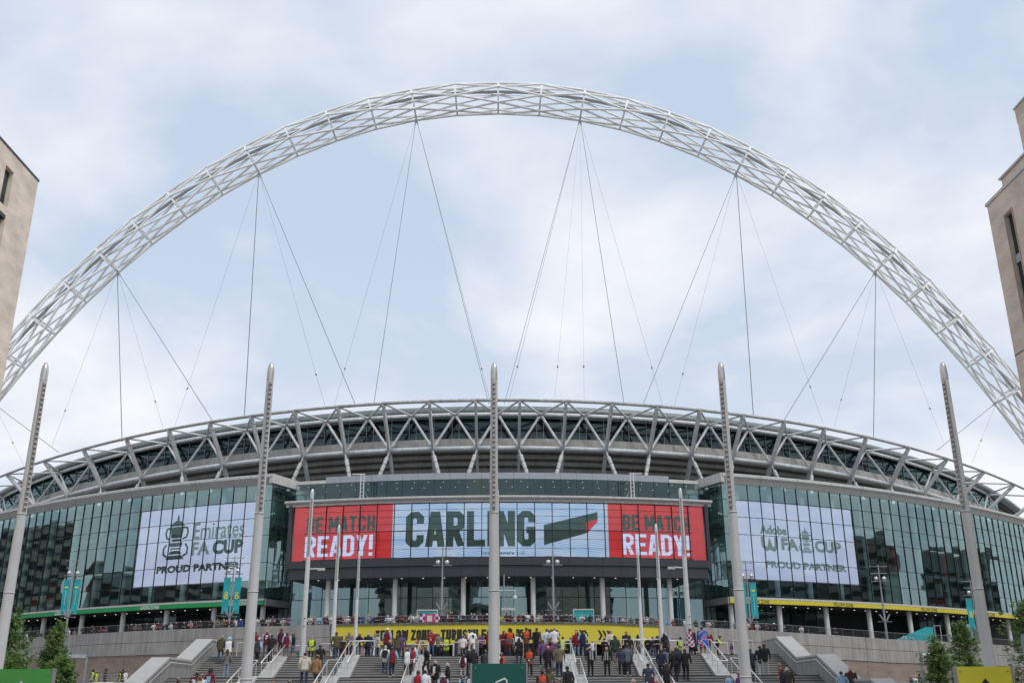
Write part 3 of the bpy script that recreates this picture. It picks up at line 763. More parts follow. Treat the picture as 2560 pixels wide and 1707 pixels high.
for i in range(10):
    p = LOB.p(-22 + i * 4.9, -3.5, 8.4); tube('inner_column', WROOM, eb, p, p + Vector((0, 0, 8)), 0.3, 10)
extrude('core', SLATE, eb, SCR, lin(-25.0, 25.3, 20), [(-0.75, 17.5), (-0.75, 24.3), (-6, 24.3), (-6, 17.5)])
extrude('cornice', LCLAD, eb, SCR, lin(-26.2, 26.6, 26), [(0.12, 24.14), (0.12, 24.4), (0.5, 24.52), (0.62, 24.62), (0.62, 24.78), (0.5, 24.84), (-7.5, 24.84), (-7.5, 24.6), (-0.3, 24.14)])
for i in range(18):
    x = -25.5 + i * 3.04
    bar('cornice_joint', BLACK, eb, SCR.p(x, 0.625, 24.64), SCR.p(x, 0.625, 24.77), 0.03, 0.02, SCR.n(x))
# screen glass
xs = [-25.2 + i * (50.9 / 24) for i in range(25)]
for a, b in zip(xs[:-1], xs[1:]):
    for j, (z0, z1) in enumerate(((17.52, 20.76), (20.76, 24.08))):
        xm = (a + b) / 2
        M = Matrix.Translation(SCR.p(xm, 0, zc(z0, z1))) @ Matrix.Rotation(SCR.ang(xm) + R(rnd.gauss(0, .15)), 4, 'Z') @ Matrix.Rotation(R(-1.6 if j else 3.0), 4, 'X') @ Matrix.Diagonal((b - a - .05, 1, z1 - z0 - .05, 1))
        link('screen_pane', upane(GSCR), eb, M)
for x in xs: bar('screen_mullion', BLACK, eb, SCR.p(x, 0.05, 17.5), SCR.p(x, 0.05, 24.1), 0.09, 0.2, SCR.n(x))
for z, h in ((20.76, .05), (17.56, .05), (24.06, .05), (22.45, .012), (23.3, .012), (21.6, .012), (19.7, .012), (18.6, .012)):
    extrude('screen_transom', BLACK, eb, SCR, XE[1:-1], [(0.07, z - h), (0.07, z + h), (-0.05, z + h), (-0.05, z - h)])
for sg in (-1, 1): box('end_wall', SLATE, eb, (sg * 25.75 + .2, SCR.y(25.5) + 2.6, 20.3), (0.4, 5.6, 8.0))
# gallery above
extrude('terrace_roof', CLAD, eb, SCR, XE, [(-0.7, 24.4), (-0.7, 24.58), (-16, 24.58), (-16, 24.4)])
xs = [-26.65 + i * 2.05 for i in range(27)]
for a, b in zip(xs[:-1], xs[1:]):
    xm = (a + b) / 2
    M = Matrix.Translation(GAL.p(xm, 0, 26.5)) @ Matrix.Rotation(GAL.ang(xm) + R(rnd.gauss(0, .2)), 4, 'Z') @ Matrix.Diagonal((2.03, 1, 3.85, 1))
    link('gallery_pane', upane(GGAL), eb, M)
    if abs(xm) < 21.8:
        extrude('gallery_panel', BLUEP, eb, GAL, [a + .012, b - .012], [(0.12, 28.42), (0.12, 29.25), (-.5, 29.25), (-.5, 28.42)])
    else:
        extrude('gallery_panel', LCLAD, eb, GAL, [a + .012, b - .012], [(0.12, 28.42), (0.12, 28.86), (-.5, 28.86), (-.5, 28.42)])
for x in xs: bar('gallery_mullion', BLACK, eb, GAL.p(x, 0.02, 24.6), GAL.p(x, 0.02, 28.42), 0.035, 0.08, GAL.n(x))
XG = lin(-26.6, 26.6, 24)
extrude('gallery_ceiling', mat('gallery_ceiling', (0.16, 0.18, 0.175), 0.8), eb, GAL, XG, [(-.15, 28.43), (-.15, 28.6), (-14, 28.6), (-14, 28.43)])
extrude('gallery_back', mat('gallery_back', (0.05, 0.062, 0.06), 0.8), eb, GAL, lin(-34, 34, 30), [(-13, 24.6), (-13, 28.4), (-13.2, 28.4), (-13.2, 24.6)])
for i in range(26):
    for k in range(2):
        x = -25.6 + i * 2.05 + (k % 2) * 1.0 + rnd.uniform(-.2, .2); p = GAL.p(x, -1.5 - k * 3.6, 28.40)
        link('downlight', ucyl(MATS['lamp_glow'], 8), eb, Matrix.Translation(p) @ Matrix.Diagonal((0.07, 0.07, 0.02, 1)))
for i in range(9):
    p = GAL.p(-23.5 + i * 5.1, -10, 27.7)
    link('light_panel', ucube(MATS['lamp_glow']), eb, Matrix.Translation(p) @ Matrix.Diagonal((1.5, 0.1, 0.14, 1)))
for i in range(9):
    x = -20.5 + i * 5.1
    box('gallery_downstand', FLOORI, eb, (x, GAL.y(x) + 5, 28.2), (0.35, 9, 0.4))
for sg in (-1, 1):                                   # maintenance gantries on the terrace
    x = sg * 17.2; y = SCR.y(17) + 4
    gn = thing('gantry_frame', (x, y, 24.98), 'white steel access frame with ladder at the %s end of the gallery' % ('green zone' if sg < 0 else 'yellow zone'), 'gantry')
    for dx in (-.2, .2): box('post', WCOL, gn, (x + dx, y, 26.9), (0.1, 0.1, 3.9))
    box('beam', WCOL, gn, (x + sg * .5, y, 28.75), (1.6, 0.1, 0.12))
    for k in range(5): box('rung', WCOL, gn, (x, y - .04, 25.5 + k * .5), (0.42, 0.05, 0.05))
    bar('stay', GALV, gn, (x - sg * .3, y, 26.5), (x - sg * 1.3, y, 25.0), .07, .07)

vsn = thing('video_screen', SCR.p(0, -.5, 17.5), 'wide red and pale blue video screen with beer advert over the entrance', 'screen')
OS = -0.32; DS = []
for nm, m, a, b in (('red_display', LEDR, -25.15, -12.75), ('blue_display', LEDB, -12.75, 13.5), ('red_display', LEDR, 13.5, 25.65)):
    DS.append(extrude(nm, m, vsn, SCR, lin(a, b, 10), [(OS, 17.55), (OS, 24.07), (OS - .35, 24.07), (OS - .35, 17.55)]))
f = lambda u, v, d: SCR.p(u, OS + 0.03 + d, v)
for x0 in (-23.5, 15.3):
    place_heavy('lettering', LEDK, DS[0 if x0 < 0 else 2], 'BE MATCH', f, x0, x0 + 8.6, 20.95, 22.85, t=0.17, wd=0.44)
    place_heavy('lettering', LEDW, DS[0 if x0 < 0 else 2], 'READY!', f, x0 - .1, x0 + 8.4, 18.0, 20.5, t=0.15, wd=0.46)
place_heavy('lettering', LEDK, DS[1], 'CARLING', f, -11.1, 4.6, 18.85, 23.1, t=0.185, wd=0.47, gap=0.055)
place_poly('flag_emblem', LEDK, DS[1], [[(5.6, 19.0), (10.9, 20.5), (12.2, 21.9), (12.2, 23.05), (5.6, 21.4)]], f, 0.10)
place_poly('flag_tip', LEDR, DS[1], [[(10.75, 20.45), (12.2, 21.88), (12.2, 22.2), (10.75, 21.75)]], f, 0.13)
place_soft('lettering', LEDK, DS[1], 'be', f, -1.95, -1.2, 17.9, 18.35)
place_soft('lettering', LEDK, DS[1], 'drinkaware', f, -1.15, 2.0, 17.9, 18.3, bold=0.035)
place_soft('lettering', LEDK, DS[1], '.co.uk', f, 2.05, 3.3, 17.9, 18.3)

# ================================================================== bowl and roof
sb = thing('seating_bowl', BOWL.p(0, -5, 30), 'upper stadium bowl with concrete band, dark glazing and rounded metal roof edge', 'stadium bowl')
XB = lin(-125, 125, 100)
for k in range(9):
    z = 38.1 - k * 0.82; o1 = -0.4 - k * 1.15
    extrude('terrace_riser', RAKED, sb, BOWL, XB, [(o1, z - 0.55), (o1 + .12, z), (o1 - 1.3, z), (o1 - 1.3, z - 0.55)])
extrude('raker_shell', RAKED, sb, BOWL, XB, [(-1.2, 38.0), (-11.5, 30.4), (-12, 30.4), (-12, 38)])
xb = BOTN = None
TOPX = [3.25, 10.1, 17, 24, 30.9, 38.2, 45.6, 53.4, 62.3, 72.4, 83, 95, 107, 119]
BOTX = [3.2, 9.9, 16.6, 23.5, 30.4, 37.4, 44.5, 52.3, 61, 70.4, 79.5, 90, 101, 112]
MIDX = [0.0, 6.6, 13.3, 20.2, 27.0, 33.9, 40.9, 48.3, 56.4, 65.3, 74.4, 84, 95, 106]
sym = lambda L: sorted([-x for x in L if x] + L)
TX, BX, MX = sym(TOPX), sym(BOTX), sym(MIDX)
for a, b in zip(BX[:-1], BX[1:]):
    extrude('band_panel', BOWLC, sb, BOWL, lin(a + .02, b - .02, 3), [(0.25, 38.15), (0.25, 39.42), (-0.6, 39.42), (-0.6, 38.15)])
gx = []
for a, b in zip(BX[:-1], BX[1:]): gx += [a, a + (b - a) * .42, a + (b - a) * .58]
gx.append(BX[-1])
for i, (a, b) in enumerate(zip(gx[:-1], gx[1:])):
    xm = (a + b) / 2; L_ = (BOWL.p(b) - BOWL.p(a)).length
    M = Matrix.Translation(BOWL.p(xm, -0.2, 41.3)) @ Matrix.Rotation(BOWL.ang(xm) + R(rnd.gauss(0, .2)), 4, 'Z') @ Matrix.Rotation(R(rnd.gauss(0, .2)), 4, 'X') @ Matrix.Diagonal((L_ - .06, 1, 3.7, 1))
    link('bowl_pane', upane(GDARK), sb, M)
    bar('glazing_bar', GALV, sb, BOWL.p(a, -0.12, 39.45), BOWL.p(a, -0.12, 43.1), 0.07, 0.1, BOWL.n(a))
for z in (40.3, 41.3, 42.3): extrude('glazing_rail', SLATE, sb, BOWL, XB, [(-.12, z - .03), (-.12, z + .03), (-.22, z + .03), (-.22, z - .03)])
extrude('bowl_interior', mat('bowl_inner_grey', (.10, .105, .115), .8, var=.15), sb, BOWL, XB, [(-4, 38), (-4, 43.6), (-4.3, 43.6), (-4.3, 38)])
extrude('bowl_ceiling', DROOM, sb, BOWL, XB, [(-.3, 43.0), (-.3, 43.2), (-4.2, 43.2), (-4.2, 43.0)])
for a, b in zip(MX[:-1], MX[1:]):                    # dark frames seen through the glazing
    bar('inner_brace', SLATE, sb, BOWL.p(a, -1.5, 43), BOWL.p(b, -1.5, 39.5), .25, .25)
th = [R(-30 + 200 * k / 8) for k in range(9)]
extrude('roof_edge', ROOFM, sb, BOWL, XB, [(0.35 + 0.85 * math.cos(a), 43.72 + 0.78 * math.sin(a)) for a in th] + [(-3, 44.3), (-3, 43.1)], cap=False)
extrude('roof_sheet', ROOFM, sb, BOWL, lin(-115, 115, 60), [(-2.9, 44.2), (-40, 48.5), (-40, 48.2), (-2.9, 43.9)])
for o in sb.children:
    if o.name.startswith('roof_edge'): o.data.polygons.foreach_set('use_smooth', [True] * len(o.data.polygons))

rf = thing('roof_truss', TOPC.p(0, 0, 37), 'grey steel roof truss with raking plates and V braces around the stadium rim', 'truss')
zt, zm, zb_ = 43.1, 42.9, 37.6
for L, crv, z, r_, m in ((TX, TOPC, zt, .24, CHORD), (MX, MIDC, zm, .30, TRUSS), (BX, BOTC, zb_, .34, TRUSS)):
    for a, b in zip(L[:-1], L[1:]): sweep('chord', m, rf, [crv.p(x, 0, z) for x in lin(a, b, 3)], r_, 10)
for tx, bx_ in zip(TX, BX):
    P, Q = TOPC.p(tx, 0, zt), BOTC.p(bx_, 0.15, zb_)
    d = (Q - P).normalized()
    bar('raking_plate', TRUSS, rf, P - Vector((0, 0, .12)), Q + d * 5.4, 0.36, 0.62, BOTC.n(bx_).cross(Vector((0, 0, 1))).cross(d) if False else TOPC.n(tx))
    box('plate_collar', TRUSS, rf, P + d * 1.3, (0.62, 0.62, 0.14), TOPC.ang(tx))
for i, mx_ in enumerate(MX):
    Mn = MIDC.p(mx_, 0, zm)
    for k in (0, 1):
        if 0 <= i + k < len(BX):
            tube('v_brace', TRUSS, rf, BOTC.p(BX[i + k], 0, zb_), Mn, .20, 10)
            tube('top_brace', TRUSS, rf, TOPC.p(TX[i + k], 0, zt), Mn, .17, 8)
            Q = BOTC.p(BX[i + k], 0, zb_); d = (Mn - Q).normalized()
            tube('brace_sleeve', TRUSS, rf, Q + d * .55, Q + d * 1.25, .245, 10)
            tube('brace_sleeve', TRUSS, rf, Mn - d * .9, Mn - d * .45, .235, 10)
for i, bx_ in enumerate(BX):
    sgn = 1 if (i - (len(BX) // 2)) % 2 == 0 else -1
    a = BOTC.p(bx_, .2, zb_ - .3); q = BOTC.p(bx_ + sgn * 2.1, 1.5, 30.2)
    d = (q - a).normalized()
    tube('prop_pin', TRUSS, rf, a, a + d * 1.0, .12, 8)
    tube('prop', WCOL, rf, a + d * .9, q, .30, 10)
    for k in range(4): tube('prop_ring', SLATE, rf, a + d * (2.0 + k * 1.2), a + d * (2.06 + k * 1.2), .33, 10)

# ================================================================== arch and cables
ar = thing('stadium_arch', (0, 196, 0), 'giant white lattice steel arch rising over the stadium roof', 'arch')
ring = [(0.0, 0.0)]
for i in range(21):
    a = R(2.25 + 5.6 * i - 0.12 * i * i); x, s_ = ring[-1]
    ring.append((x + 9.6 * math.cos(a), s_ + 9.6 * math.sin(a)))
KL = 0.15; NL = math.hypot(1, KL)
def apt(x, s_): return Vector((x, 194.2 + KL * s_ / NL, 130.0 - s_ / NL))
RG = [apt(-x, s_) for x, s_ in ring[:0:-1]] + [apt(x, s_) for x, s_ in ring]
pn = Vector((0, 1, KL)).normalized() if False else Vector((0, NL and 1, KL)).normalized()
NODES, AX = [], []
for i, c in enumerate(RG):
    t_ = (RG[min(i + 1, len(RG) - 1)] - RG[max(i - 1, 0)]).normalized()
    o_ = t_.cross(Vector((0, 1, 0))).normalized()
    if o_.z < 0: o_ = -o_
    b_ = t_.cross(o_).normalized()
    AX.append((t_, o_, b_))
    ph = R(16.5) if (i - 21) % 2 == 0 else R(46.5)
    rr = 3.55 if 4 < i < 38 else 3.55 - 0.35 * (5 - min(i, 42 - i))
    NODES.append([c + o_ * math.cos(2 * math.pi * k / 6 + ph) * rr + b_ * math.sin(2 * math.pi * k / 6 + ph) * rr for k in range(6)])
order = sorted(range(42), key=lambda i: abs(i - 20.5))
cnt = 0; restV, restF = [], []
for i in order:
    for k in range(6):
        A = NODES[i][k]
        ks = (k, (k - 1) % 6) if (i - 21) % 2 == 0 else (k, (k + 1) % 6)
        for k2 in ks:
            B = NODES[i + 1][k2]
            if cnt < 300: tube('lattice_tube', ARCHW, ar, A, B, .25, 8); cnt += 1
            else:
                x, y, d, L_ = frame(A, B); b0 = len(restV)
                for e_ in (A, B):
                    for q in range(6): restV.append(e_ + (x * math.cos(q * math.pi / 3) + y * math.sin(q * math.pi / 3)) * .25)
                restF += [(b0 + q, b0 + (q + 1) % 6, b0 + 6 + (q + 1) % 6, b0 + 6 + q) for q in range(6)]
link('lower_lattice', mk(restV, restF, ARCHW, smooth=True), ar, kind='stuff')
def ringmesh(ro, ri, hw, n=20):
    V, F = [], []
    for k in range(n):
        a = 2 * math.pi * k / n
        for r_, h in ((ro, -hw), (ro, hw), (ri, hw), (ri, -hw)): V.append((math.cos(a) * r_, math.sin(a) * r_, h))
    for k in range(n):
        for j in range(4):
            F.append((k * 4 + j, k * 4 + (j + 1) % 4, ((k + 1) % n) * 4 + (j + 1) % 4, ((k + 1) % n) * 4 + j))
    return mk(V, F, ARCHW)
rm = ringmesh(3.42, 3.02, .20)
for i, c in enumerate(RG):
    t_, o_, b_ = AX[i]
    M = Matrix((o_, b_, t_)).transposed().to_4x4(); M.translation = c
    if i in (0, 1, 2, 40, 41, 42): M = M @ Matrix.Diagonal((.75, .75, 1, 1))
    link('ring_diaphragm', rm, ar, M)
    if 4 < i < 38:
        bar('ring_strut', ARCHW, ar, c - b_ * 3.0 + o_ * 1.5, c + b_ * 3.0 + o_ * 1.5, .18, .18)
        bar('ladder', STEEL, ar, c - o_ * 2.9 + b_ * .9, c + o_ * 1.4 + b_ * .9, .12, .3)
for i in range(4, 38):
    a, b = RG[i] + AX[i][1] * 1.75, RG[i + 1] + AX[i + 1][1] * 1.75
    bar('walkway', mat('walkway_grating', (0.42, 0.43, 0.43), 0.6), ar, a, b, .95, .14, AX[i][1])
    bar('cable_tray', CABLE, ar, a - AX[i][1] * .55 - AX[i][2] * .6, b - AX[i][1] * .55 - AX[i + 1][2] * .6, .06, .06)
# cable fans: ring index offset from the crown, roof end x, y, thickness
fans = {-10: [(-66.6, .075, 172.7), (-46.9, .055, 158.8), (-56.5, .022, 163.7), (-80.2, .022, 175.7)],
        -6: [(-40.9, .075, 155.7), (-22.2, .055, 149.9), (-27.1, .022, 150.9), (-54.1, .022, 162.3)],
        -2: [(-25.7, .022, 150.7), (-19.4, .05, 150), (-1.4, .045, 149.2), (-1.0, .03, 150.6)],
        2: [(1.0, .045, 149.2), (1.6, .03, 149.2), (19.8, .05, 150), (25.9, .022, 150.3), (8.8, .014, 149.6), (13.5, .014, 149.6)],
        6: [(22.7, .05, 150), (27.8, .022, 151), (41.6, .075, 156.2), (54.7, .022, 161.7)],
        10: [(47.3, .055, 158.4), (66.5, .075, 171), (57, .022, 163.1), (80.6, .022, 174.9)],
        -14: [(-81.1, .055, 180.7), (-92.3, .022, 191.5)], 14: [(81.8, .055, 180.5), (93.2, .022, 191.5)]}
for k, L_ in fans.items():
    i = 21 + k; c = RG[i]; low = c - AX[i][1] * 3.5
    side = 'green' if k < 0 else 'yellow'
    ct = thing('cable_fan', low, 'fan of thin steel stay cables from the %s arch hanger on the %s zone side' % ({2: 'innermost', 6: 'second', 10: 'third', 14: 'outermost'}[abs(k)], side), 'cables', 'stay cables under the arch')
    for (x, r_, y) in L_:
        e_ = Vector((x, y, 44.9)); d = (e_ - low).normalized(); s_ = low + Vector((0, 0, -.9))
        tube('cable', CABLE, ct, low + d * .6, e_, r_, 6)
        if r_ > .04:
            tube('socket', GALV, ct, low + d * 1.2, low + d * 3.2, .26, 8, 0.35)
            tube('socket_pin', GALV, ct, low + d * .1, low + d * 1.3, .20, 8)
        else:
            tube('damper', GALV, ct, e_ - d * 9.0, e_ - d * 8.6, .14, 6)
# ================================================================== lighting masts
def mast(x, y, z0, h, r_, face, label, group):
    """tapering round mast, lamp strip of small hooded lights down the upper third, slanted cap"""
    t_ = thing('lighting_mast', (x, y, z0), label, 'mast', group)
    hs = h * 0.60
    tube('shaft', MAST, t_, (x, y, z0), (x, y, z0 + hs), r_, 18, 0.74)
    r1 = r_ * 0.74; hl = h - hs - 0.25
    tube('upper_shaft', MAST, t_, (x, y, z0 + hs), (x, y, z0 + h - 0.28), r1 * 0.96, 16, 0.84)
    r2 = r1 * .81
    # cap: rounded and cut on the slant
    V, F = [], []
    n = 14; lv = [(1.06, 0), (1.06, .22), (.98, .36), (.8, .48), (.5, .56), (.12, .60)]
    for s_, dz in lv:
        for k in range(n):
            a = 2 * math.pi * k / n
            V.append((x + math.cos(a) * r2 * s_, y + math.sin(a) * r2 * s_, z0 + h - .42 + dz * (1 if h > 8 else .8)))
    for i in range(len(lv) - 1):
        F += [(i * n + k, i * n + (k + 1) % n, (i + 1) * n + (k + 1) % n, (i + 1) * n + k) for k in range(n)]
    F.append(tuple(range((len(lv) - 1) * n, len(lv) * n)))
    link('cap', mk(V, F, LENS, smooth=True), t_)
    for f_ in (.19, .40, .598): tube('joint_band', MAST, t_, (x, y, z0 + h * f_), (x, y, z0 + h * f_ + .05), r_ * (1.035 - .26 * f_ / .6), 18)
    hm_ = Matrix.Translation((x + r_ * .75 * .7, y - r_ * .72, z0 + 1.45)) @ Matrix.Rotation(.75, 4, 'Z') @ Matrix.Diagonal((.16, .03, .5, 1))
    link('access_hatch', ucube(MAST), t_, hm_)
    d = Vector((math.sin(face), -math.cos(face), 0))
    sx = Vector((math.cos(face), math.sin(face), 0))
    zs, ze = z0 + hs + 0.1, z0 + h - 0.5
    rm_ = r1 * 0.92
    ls = bar('lamp_strip', MASTD, t_, Vector((x, y, zs)) + d * rm_ * .93, Vector((x, y, ze)) + d * rm_ * .80, rm_ * .78, .1, d)
    k = 26
    for i in range(k):
        f_ = (i + .5) / k; c = Vector((x, y, zs + (ze - zs) * f_)) + d * (rm_ * (.93 - .13 * f_) + .06)
        M = Matrix.Translation(c) @ Matrix.Rotation(face, 4, 'Z') @ Matrix.Diagonal((rm_ * .36, .07, .03, 1))
        link('lamp', usph(LENS), ls, M)
    return t_
def usph(m, nu=8, nv=6):
    k = ('s', m.name, nu, nv)
    if k not in UM:
        V = [(0, 0, -1)] + [(math.cos(2 * math.pi * a / nu) * math.cos(b), math.sin(2 * math.pi * a / nu) * math.cos(b), math.sin(b)) for b in [math.pi * (j / nv - .5) for j in range(1, nv)] for a in range(nu)] + [(0, 0, 1)]
        F = [(0, 1 + (a + 1) % nu, 1 + a) for a in range(nu)]
        for j in range(nv - 2):
            F += [(1 + j * nu + a, 1 + j * nu + (a + 1) % nu, 1 + (j + 1) * nu + (a + 1) % nu, 1 + (j + 1) * nu + a) for a in range(nu)]
        l = len(V) - 1
        F += [(1 + (nv - 2) * nu + a, 1 + (nv - 2) * nu + (a + 1) % nu, l) for a in range(nu)]
        UM[k] = mk(V, F, m, smooth=True)
    return UM[k]
desc = ['tall grey lighting mast behind the green sign board', 'tall grey lighting mast in front of the green zone end of the stairs', 'tall grey lighting mast behind the dark green central sign', 'tall grey lighting mast in front of the yellow zone end of the stairs', 'tall grey lighting mast behind the yellow sign board']
for i, x in enumerate((-14.03, -6.93, 0.12, 7.33, 14.43)):
    mast(x, 30, 0, 11.55, 0.18, -math.atan2(x * .9, 30) * 2.0 + R((-22, -12, 0, 12, 22)[i]) * 0, desc[i], 'front row of lighting masts on the plaza')
for (y, rows) in ((70.5, (-13.05, .1, 13.2)), (86, (-13.5, .1, 13.75)), (102, (-13.9, .1, 14.25))):
    for i, x in enumerate(rows):
        wh = {70.5: 'at the head of the stairs', 86: 'midway across the upper landing', 102: 'close to the podium wall'}[y]
        side = ('on the green zone side', 'behind the tall central mast', 'on the yellow zone side')[i]
        t_ = mast(x, y, 4.25, 11.4, 0.20, -math.atan2(x, y) * 1.2, 'slender grey lighting mast %s, %s' % (wh, side), 'lighting masts on the upper landing')
        if y == 70.5 and i != 1:
            s_ = 1 if i == 0 else -1
            ca = tube('camera_arm', MAST, t_, (x, y, 10.2), (x + s_ * .75, y, 10.25), .05, 8)
            box('camera_head', LCLAD, ca, (x + s_ * .95, y, 10.2), (.5, .25, .16))
            for k in range(2): box('fixing_box', SLATE, t_, (x + .05, y - .27, 6.4 + k * .5), (.07, .05, .07))

# ================================================================== sign boards at the foot of the masts
def sign(xc, y, wd, top, m, edge, label, lean=0.0):
    t_ = thing('sign_board', (xc, y, 0), label, 'sign')
    h = top - .1
    bd = bar('board', m, t_, (xc, y, .1), (xc + lean, y, top), wd, .08, Vector((0, -1, 0)))
    for s_ in (-1, 1): bar('edge_trim', edge, t_, (xc + s_ * (wd / 2 + .02), y, .02), (xc + s_ * (wd / 2 + .02) + lean, y, top + .01), .045, .12, Vector((0, -1, 0)))
    for s_ in (-1, 1):
        link('screw', ucyl(edge, 8), bd, Matrix.Translation((xc + s_ * (wd / 2 - .09) + lean, y - .038, top - .1)) @ Matrix.Rotation(math.pi / 2, 4, 'X') @ Matrix.Diagonal((.02, .02, .02, 1)))
    return bd
s1 = sign(-11.0, 25, 1.42, 2.385, LGREEN, GALV, 'bright green sign board with pale diamond arrow on the plaza')
fs = lambda cx, y: (lambda u, v, d: Vector((cx + u, y - .046 - d, v)))
place_poly('arrow', mat('lilac_print', (0.60, 0.58, 0.68), .5), s1, [[(-.42, 1.66), (0, 1.66), (0, 2.12)], [(0, 1.66), (.42, 1.66), (0, 2.12)], [(-.2, 1.66), (-.2, 1.2), (.2, 1.2), (.2, 1.66)]], fs(-11.0, 25))
s2 = sign(0.275, 26, 1.34, 2.49, SGREEN, GALV, 'dark green sign board with thin white loop logo in front of the central mast')
Q = pen([(-.30, 1.74), (-.22, 1.90), (-.05, 2.06), (.14, 2.14), (.20, 2.08), (.18, 1.9), (.13, 1.7)], .035)
place_poly('loop_logo', WHITEP, s2, [[(p.x, p.y) for p in q] for q in Q], fs(.275, 26))
Q = pen([(-.40, 1.84), (-.42, 1.88), (-.2, 1.90), (.05, 1.84), (.25, 1.74)], .03)
place_poly('loop_logo', WHITEP, s2, [[(p.x, p.y) for p in q] for q in Q], fs(.275, 26), .01)
Q = pen([(-.05, 1.86), (.1, 1.90), (.22, 1.90), (.28, 1.87)], .03)
place_poly('loop_logo', mat('lime_print', (.45, .6, .05), .5), s2, [[(p.x, p.y) for p in q] for q in Q], fs(.275, 26), .02)
s3 = sign(11.88, 25, 1.32, 2.335, SYELLOW, GALV, 'yellow sign board with black diamond arrow on the plaza')
place_poly('arrow', INK, s3, [[(-.36, 1.66), (0, 1.66), (0, 2.07)], [(0, 1.66), (.36, 1.66), (0, 2.07)], [(-.18, 1.66), (-.18, 1.2), (.18, 1.2), (.18, 1.66)]], fs(11.88, 25))

# ================================================================== concourse lamp posts
def lamppost(x, y, z0, top, banner, label, both=True):
    t_ = thing('lamp_post', (x, y, z0), label, 'lamp post', 'lamp posts along the concourse')
    tube('pole', GALV, t_, (x, y, z0), (x, y, z0 + (top - z0) * .55), .15, 10, .8)
    tube('upper_pole', GALV, t_, (x, y, z0 + (top - z0) * .55), (x, y, top), .105, 10, .6)
    for dz, wd in ((-.25, 2.3), (-1.1, 2.1)):
        bar('crossbar', GALV, t_, (x - wd / 2, y, top + dz), (x + wd / 2, y, top + dz), .07, .07)
    for s_ in (-1, 1):
        link('floodlight', usph(LENS, 10, 8), t_, Matrix.Translation((x + s_ * .5, y - .15, top - 1.75)) @ Matrix.Diagonal((.26, .22, .26, 1)))
        link('lamp_disc', ucyl(GALV, 14), t_, Matrix.Translation((x + s_ * .62, y, top - 2.12)) @ Matrix.Diagonal((.5, .3, .07, 1)))
        bar('bracket', GALV, t_, (x, y, top - 2.1), (x + s_ * .6, y, top - 2.1), .06, .06)
        bar('uplight', GALV, t_, (x + s_ * .12, y - .1, top - 6.9), (x + s_ * .62, y - .1, top - 6.1), .26, .12)
    bar('uplight_bar', GALV, t_, (x - .9, y, top - 6.95), (x + .9, y, top - 6.95), .06, .06)
    if banner:
        for s_ in (-1, 1):
            b_ = thing('flag_banner', (x + s_ * .55, y - .02, top - 6.6), 'teal banner, %s side of lamp post %s' % ('entrance' if s_ * x < 0 else 'outer', label.split('post ')[1].replace('in front of the', 'by the').replace(' lavender', '').replace('near the outer end of the', 'along the').replace('at the inner corner of the', 'at the corner of')), 'banner', 'teal banners on the lamp posts')
            cx = x + s_ * .62
            n = 8
            V = [(cx + dx, y - .02 + .04 * math.sin(i * 1.3 + s_), top - 2.55 - i * (4.0 / n)) for i in range(n + 1) for dx in (-.4, .4)]
            V += [(a, b + .015, c) for a, b, c in V]
            m_ = 2 * (n + 1)
            F = [(2 * i, 2 * i + 1, 2 * i + 3, 2 * i + 2) for i in range(n)] + [(m_ + 2 * i + 2, m_ + 2 * i + 3, m_ + 2 * i + 1, m_ + 2 * i) for i in range(n)]
            b_ = link('cloth', mk(V, F, TEALF), b_)
            fbn = lambda u, v, d: Vector((cx + u, y - .075 - d, v))
            if banner == 2:                                     # stacked dot logo
                for zz, rr in ((-4.35, .2), (-4.75, .24)):
                    P = [[(rr * math.cos(a), top + zz + rr * math.sin(a)), (rr * math.cos(a2), top + zz + rr * math.sin(a2)), (.45 * rr * math.cos(a2), top + zz + .45 * rr * math.sin(a2)), (.45 * rr * math.cos(a), top + zz + .45 * rr * math.sin(a))] for a, a2 in [(R(k * 30), R(k * 30 + 30)) for k in range(12)]]
                    place_poly('dot_logo', YPRINT, b_, P, fbn)
            else:
                place_poly('dot_logo', YPRINT, b_, [[(-.2, top - 3.55), (.2, top - 3.55), (.2, top - 3.35), (-.2, top - 3.35)]], fbn)
                place_poly('small_print', mat('pale_teal_print', (.35, .6, .6), .6), b_, [[(-.06, top - 5.5 + k * .22), (.06, top - 5.5 + k * .22), (.06, top - 5.36 + k * .22), (-.06, top - 5.36 + k * .22)] for k in range(8)], fbn)
        for dz in (-2.5, -6.6): bar('banner_arm', GALV, t_, (x - 1.05, y, top + dz), (x + 1.05, y, top + dz), .05, .05)
lamppost(-51.9, 125, 8.5, 18.2, 1, 'grey lamp post beside the first GREEN ZONE lettering')
lamppost(-31.1, 120, 8.5, 17.8, 2, 'grey lamp post in front of the lavender screen of the green zone wing')
lamppost(-6.1, 113, 8.5, 17.8, 0, 'grey lamp post before the lobby glass, green zone side of the entrance')
lamppost(6.2, 113, 8.5, 17.8, 0, 'grey lamp post before the lobby glass, yellow zone side of the entrance')
lamppost(29.5, 120, 7.8, 17.0, 1, 'grey lamp post at the inner corner of the yellow zone wing')
lamppost(47.9, 127, 7.4, 17.4, 0, 'grey lamp post beyond the lavender screen of the yellow zone wing')
lamppost(63.9, 137, 7.4, 16.6, 2, 'grey lamp post near the outer end of the yellow zone band')
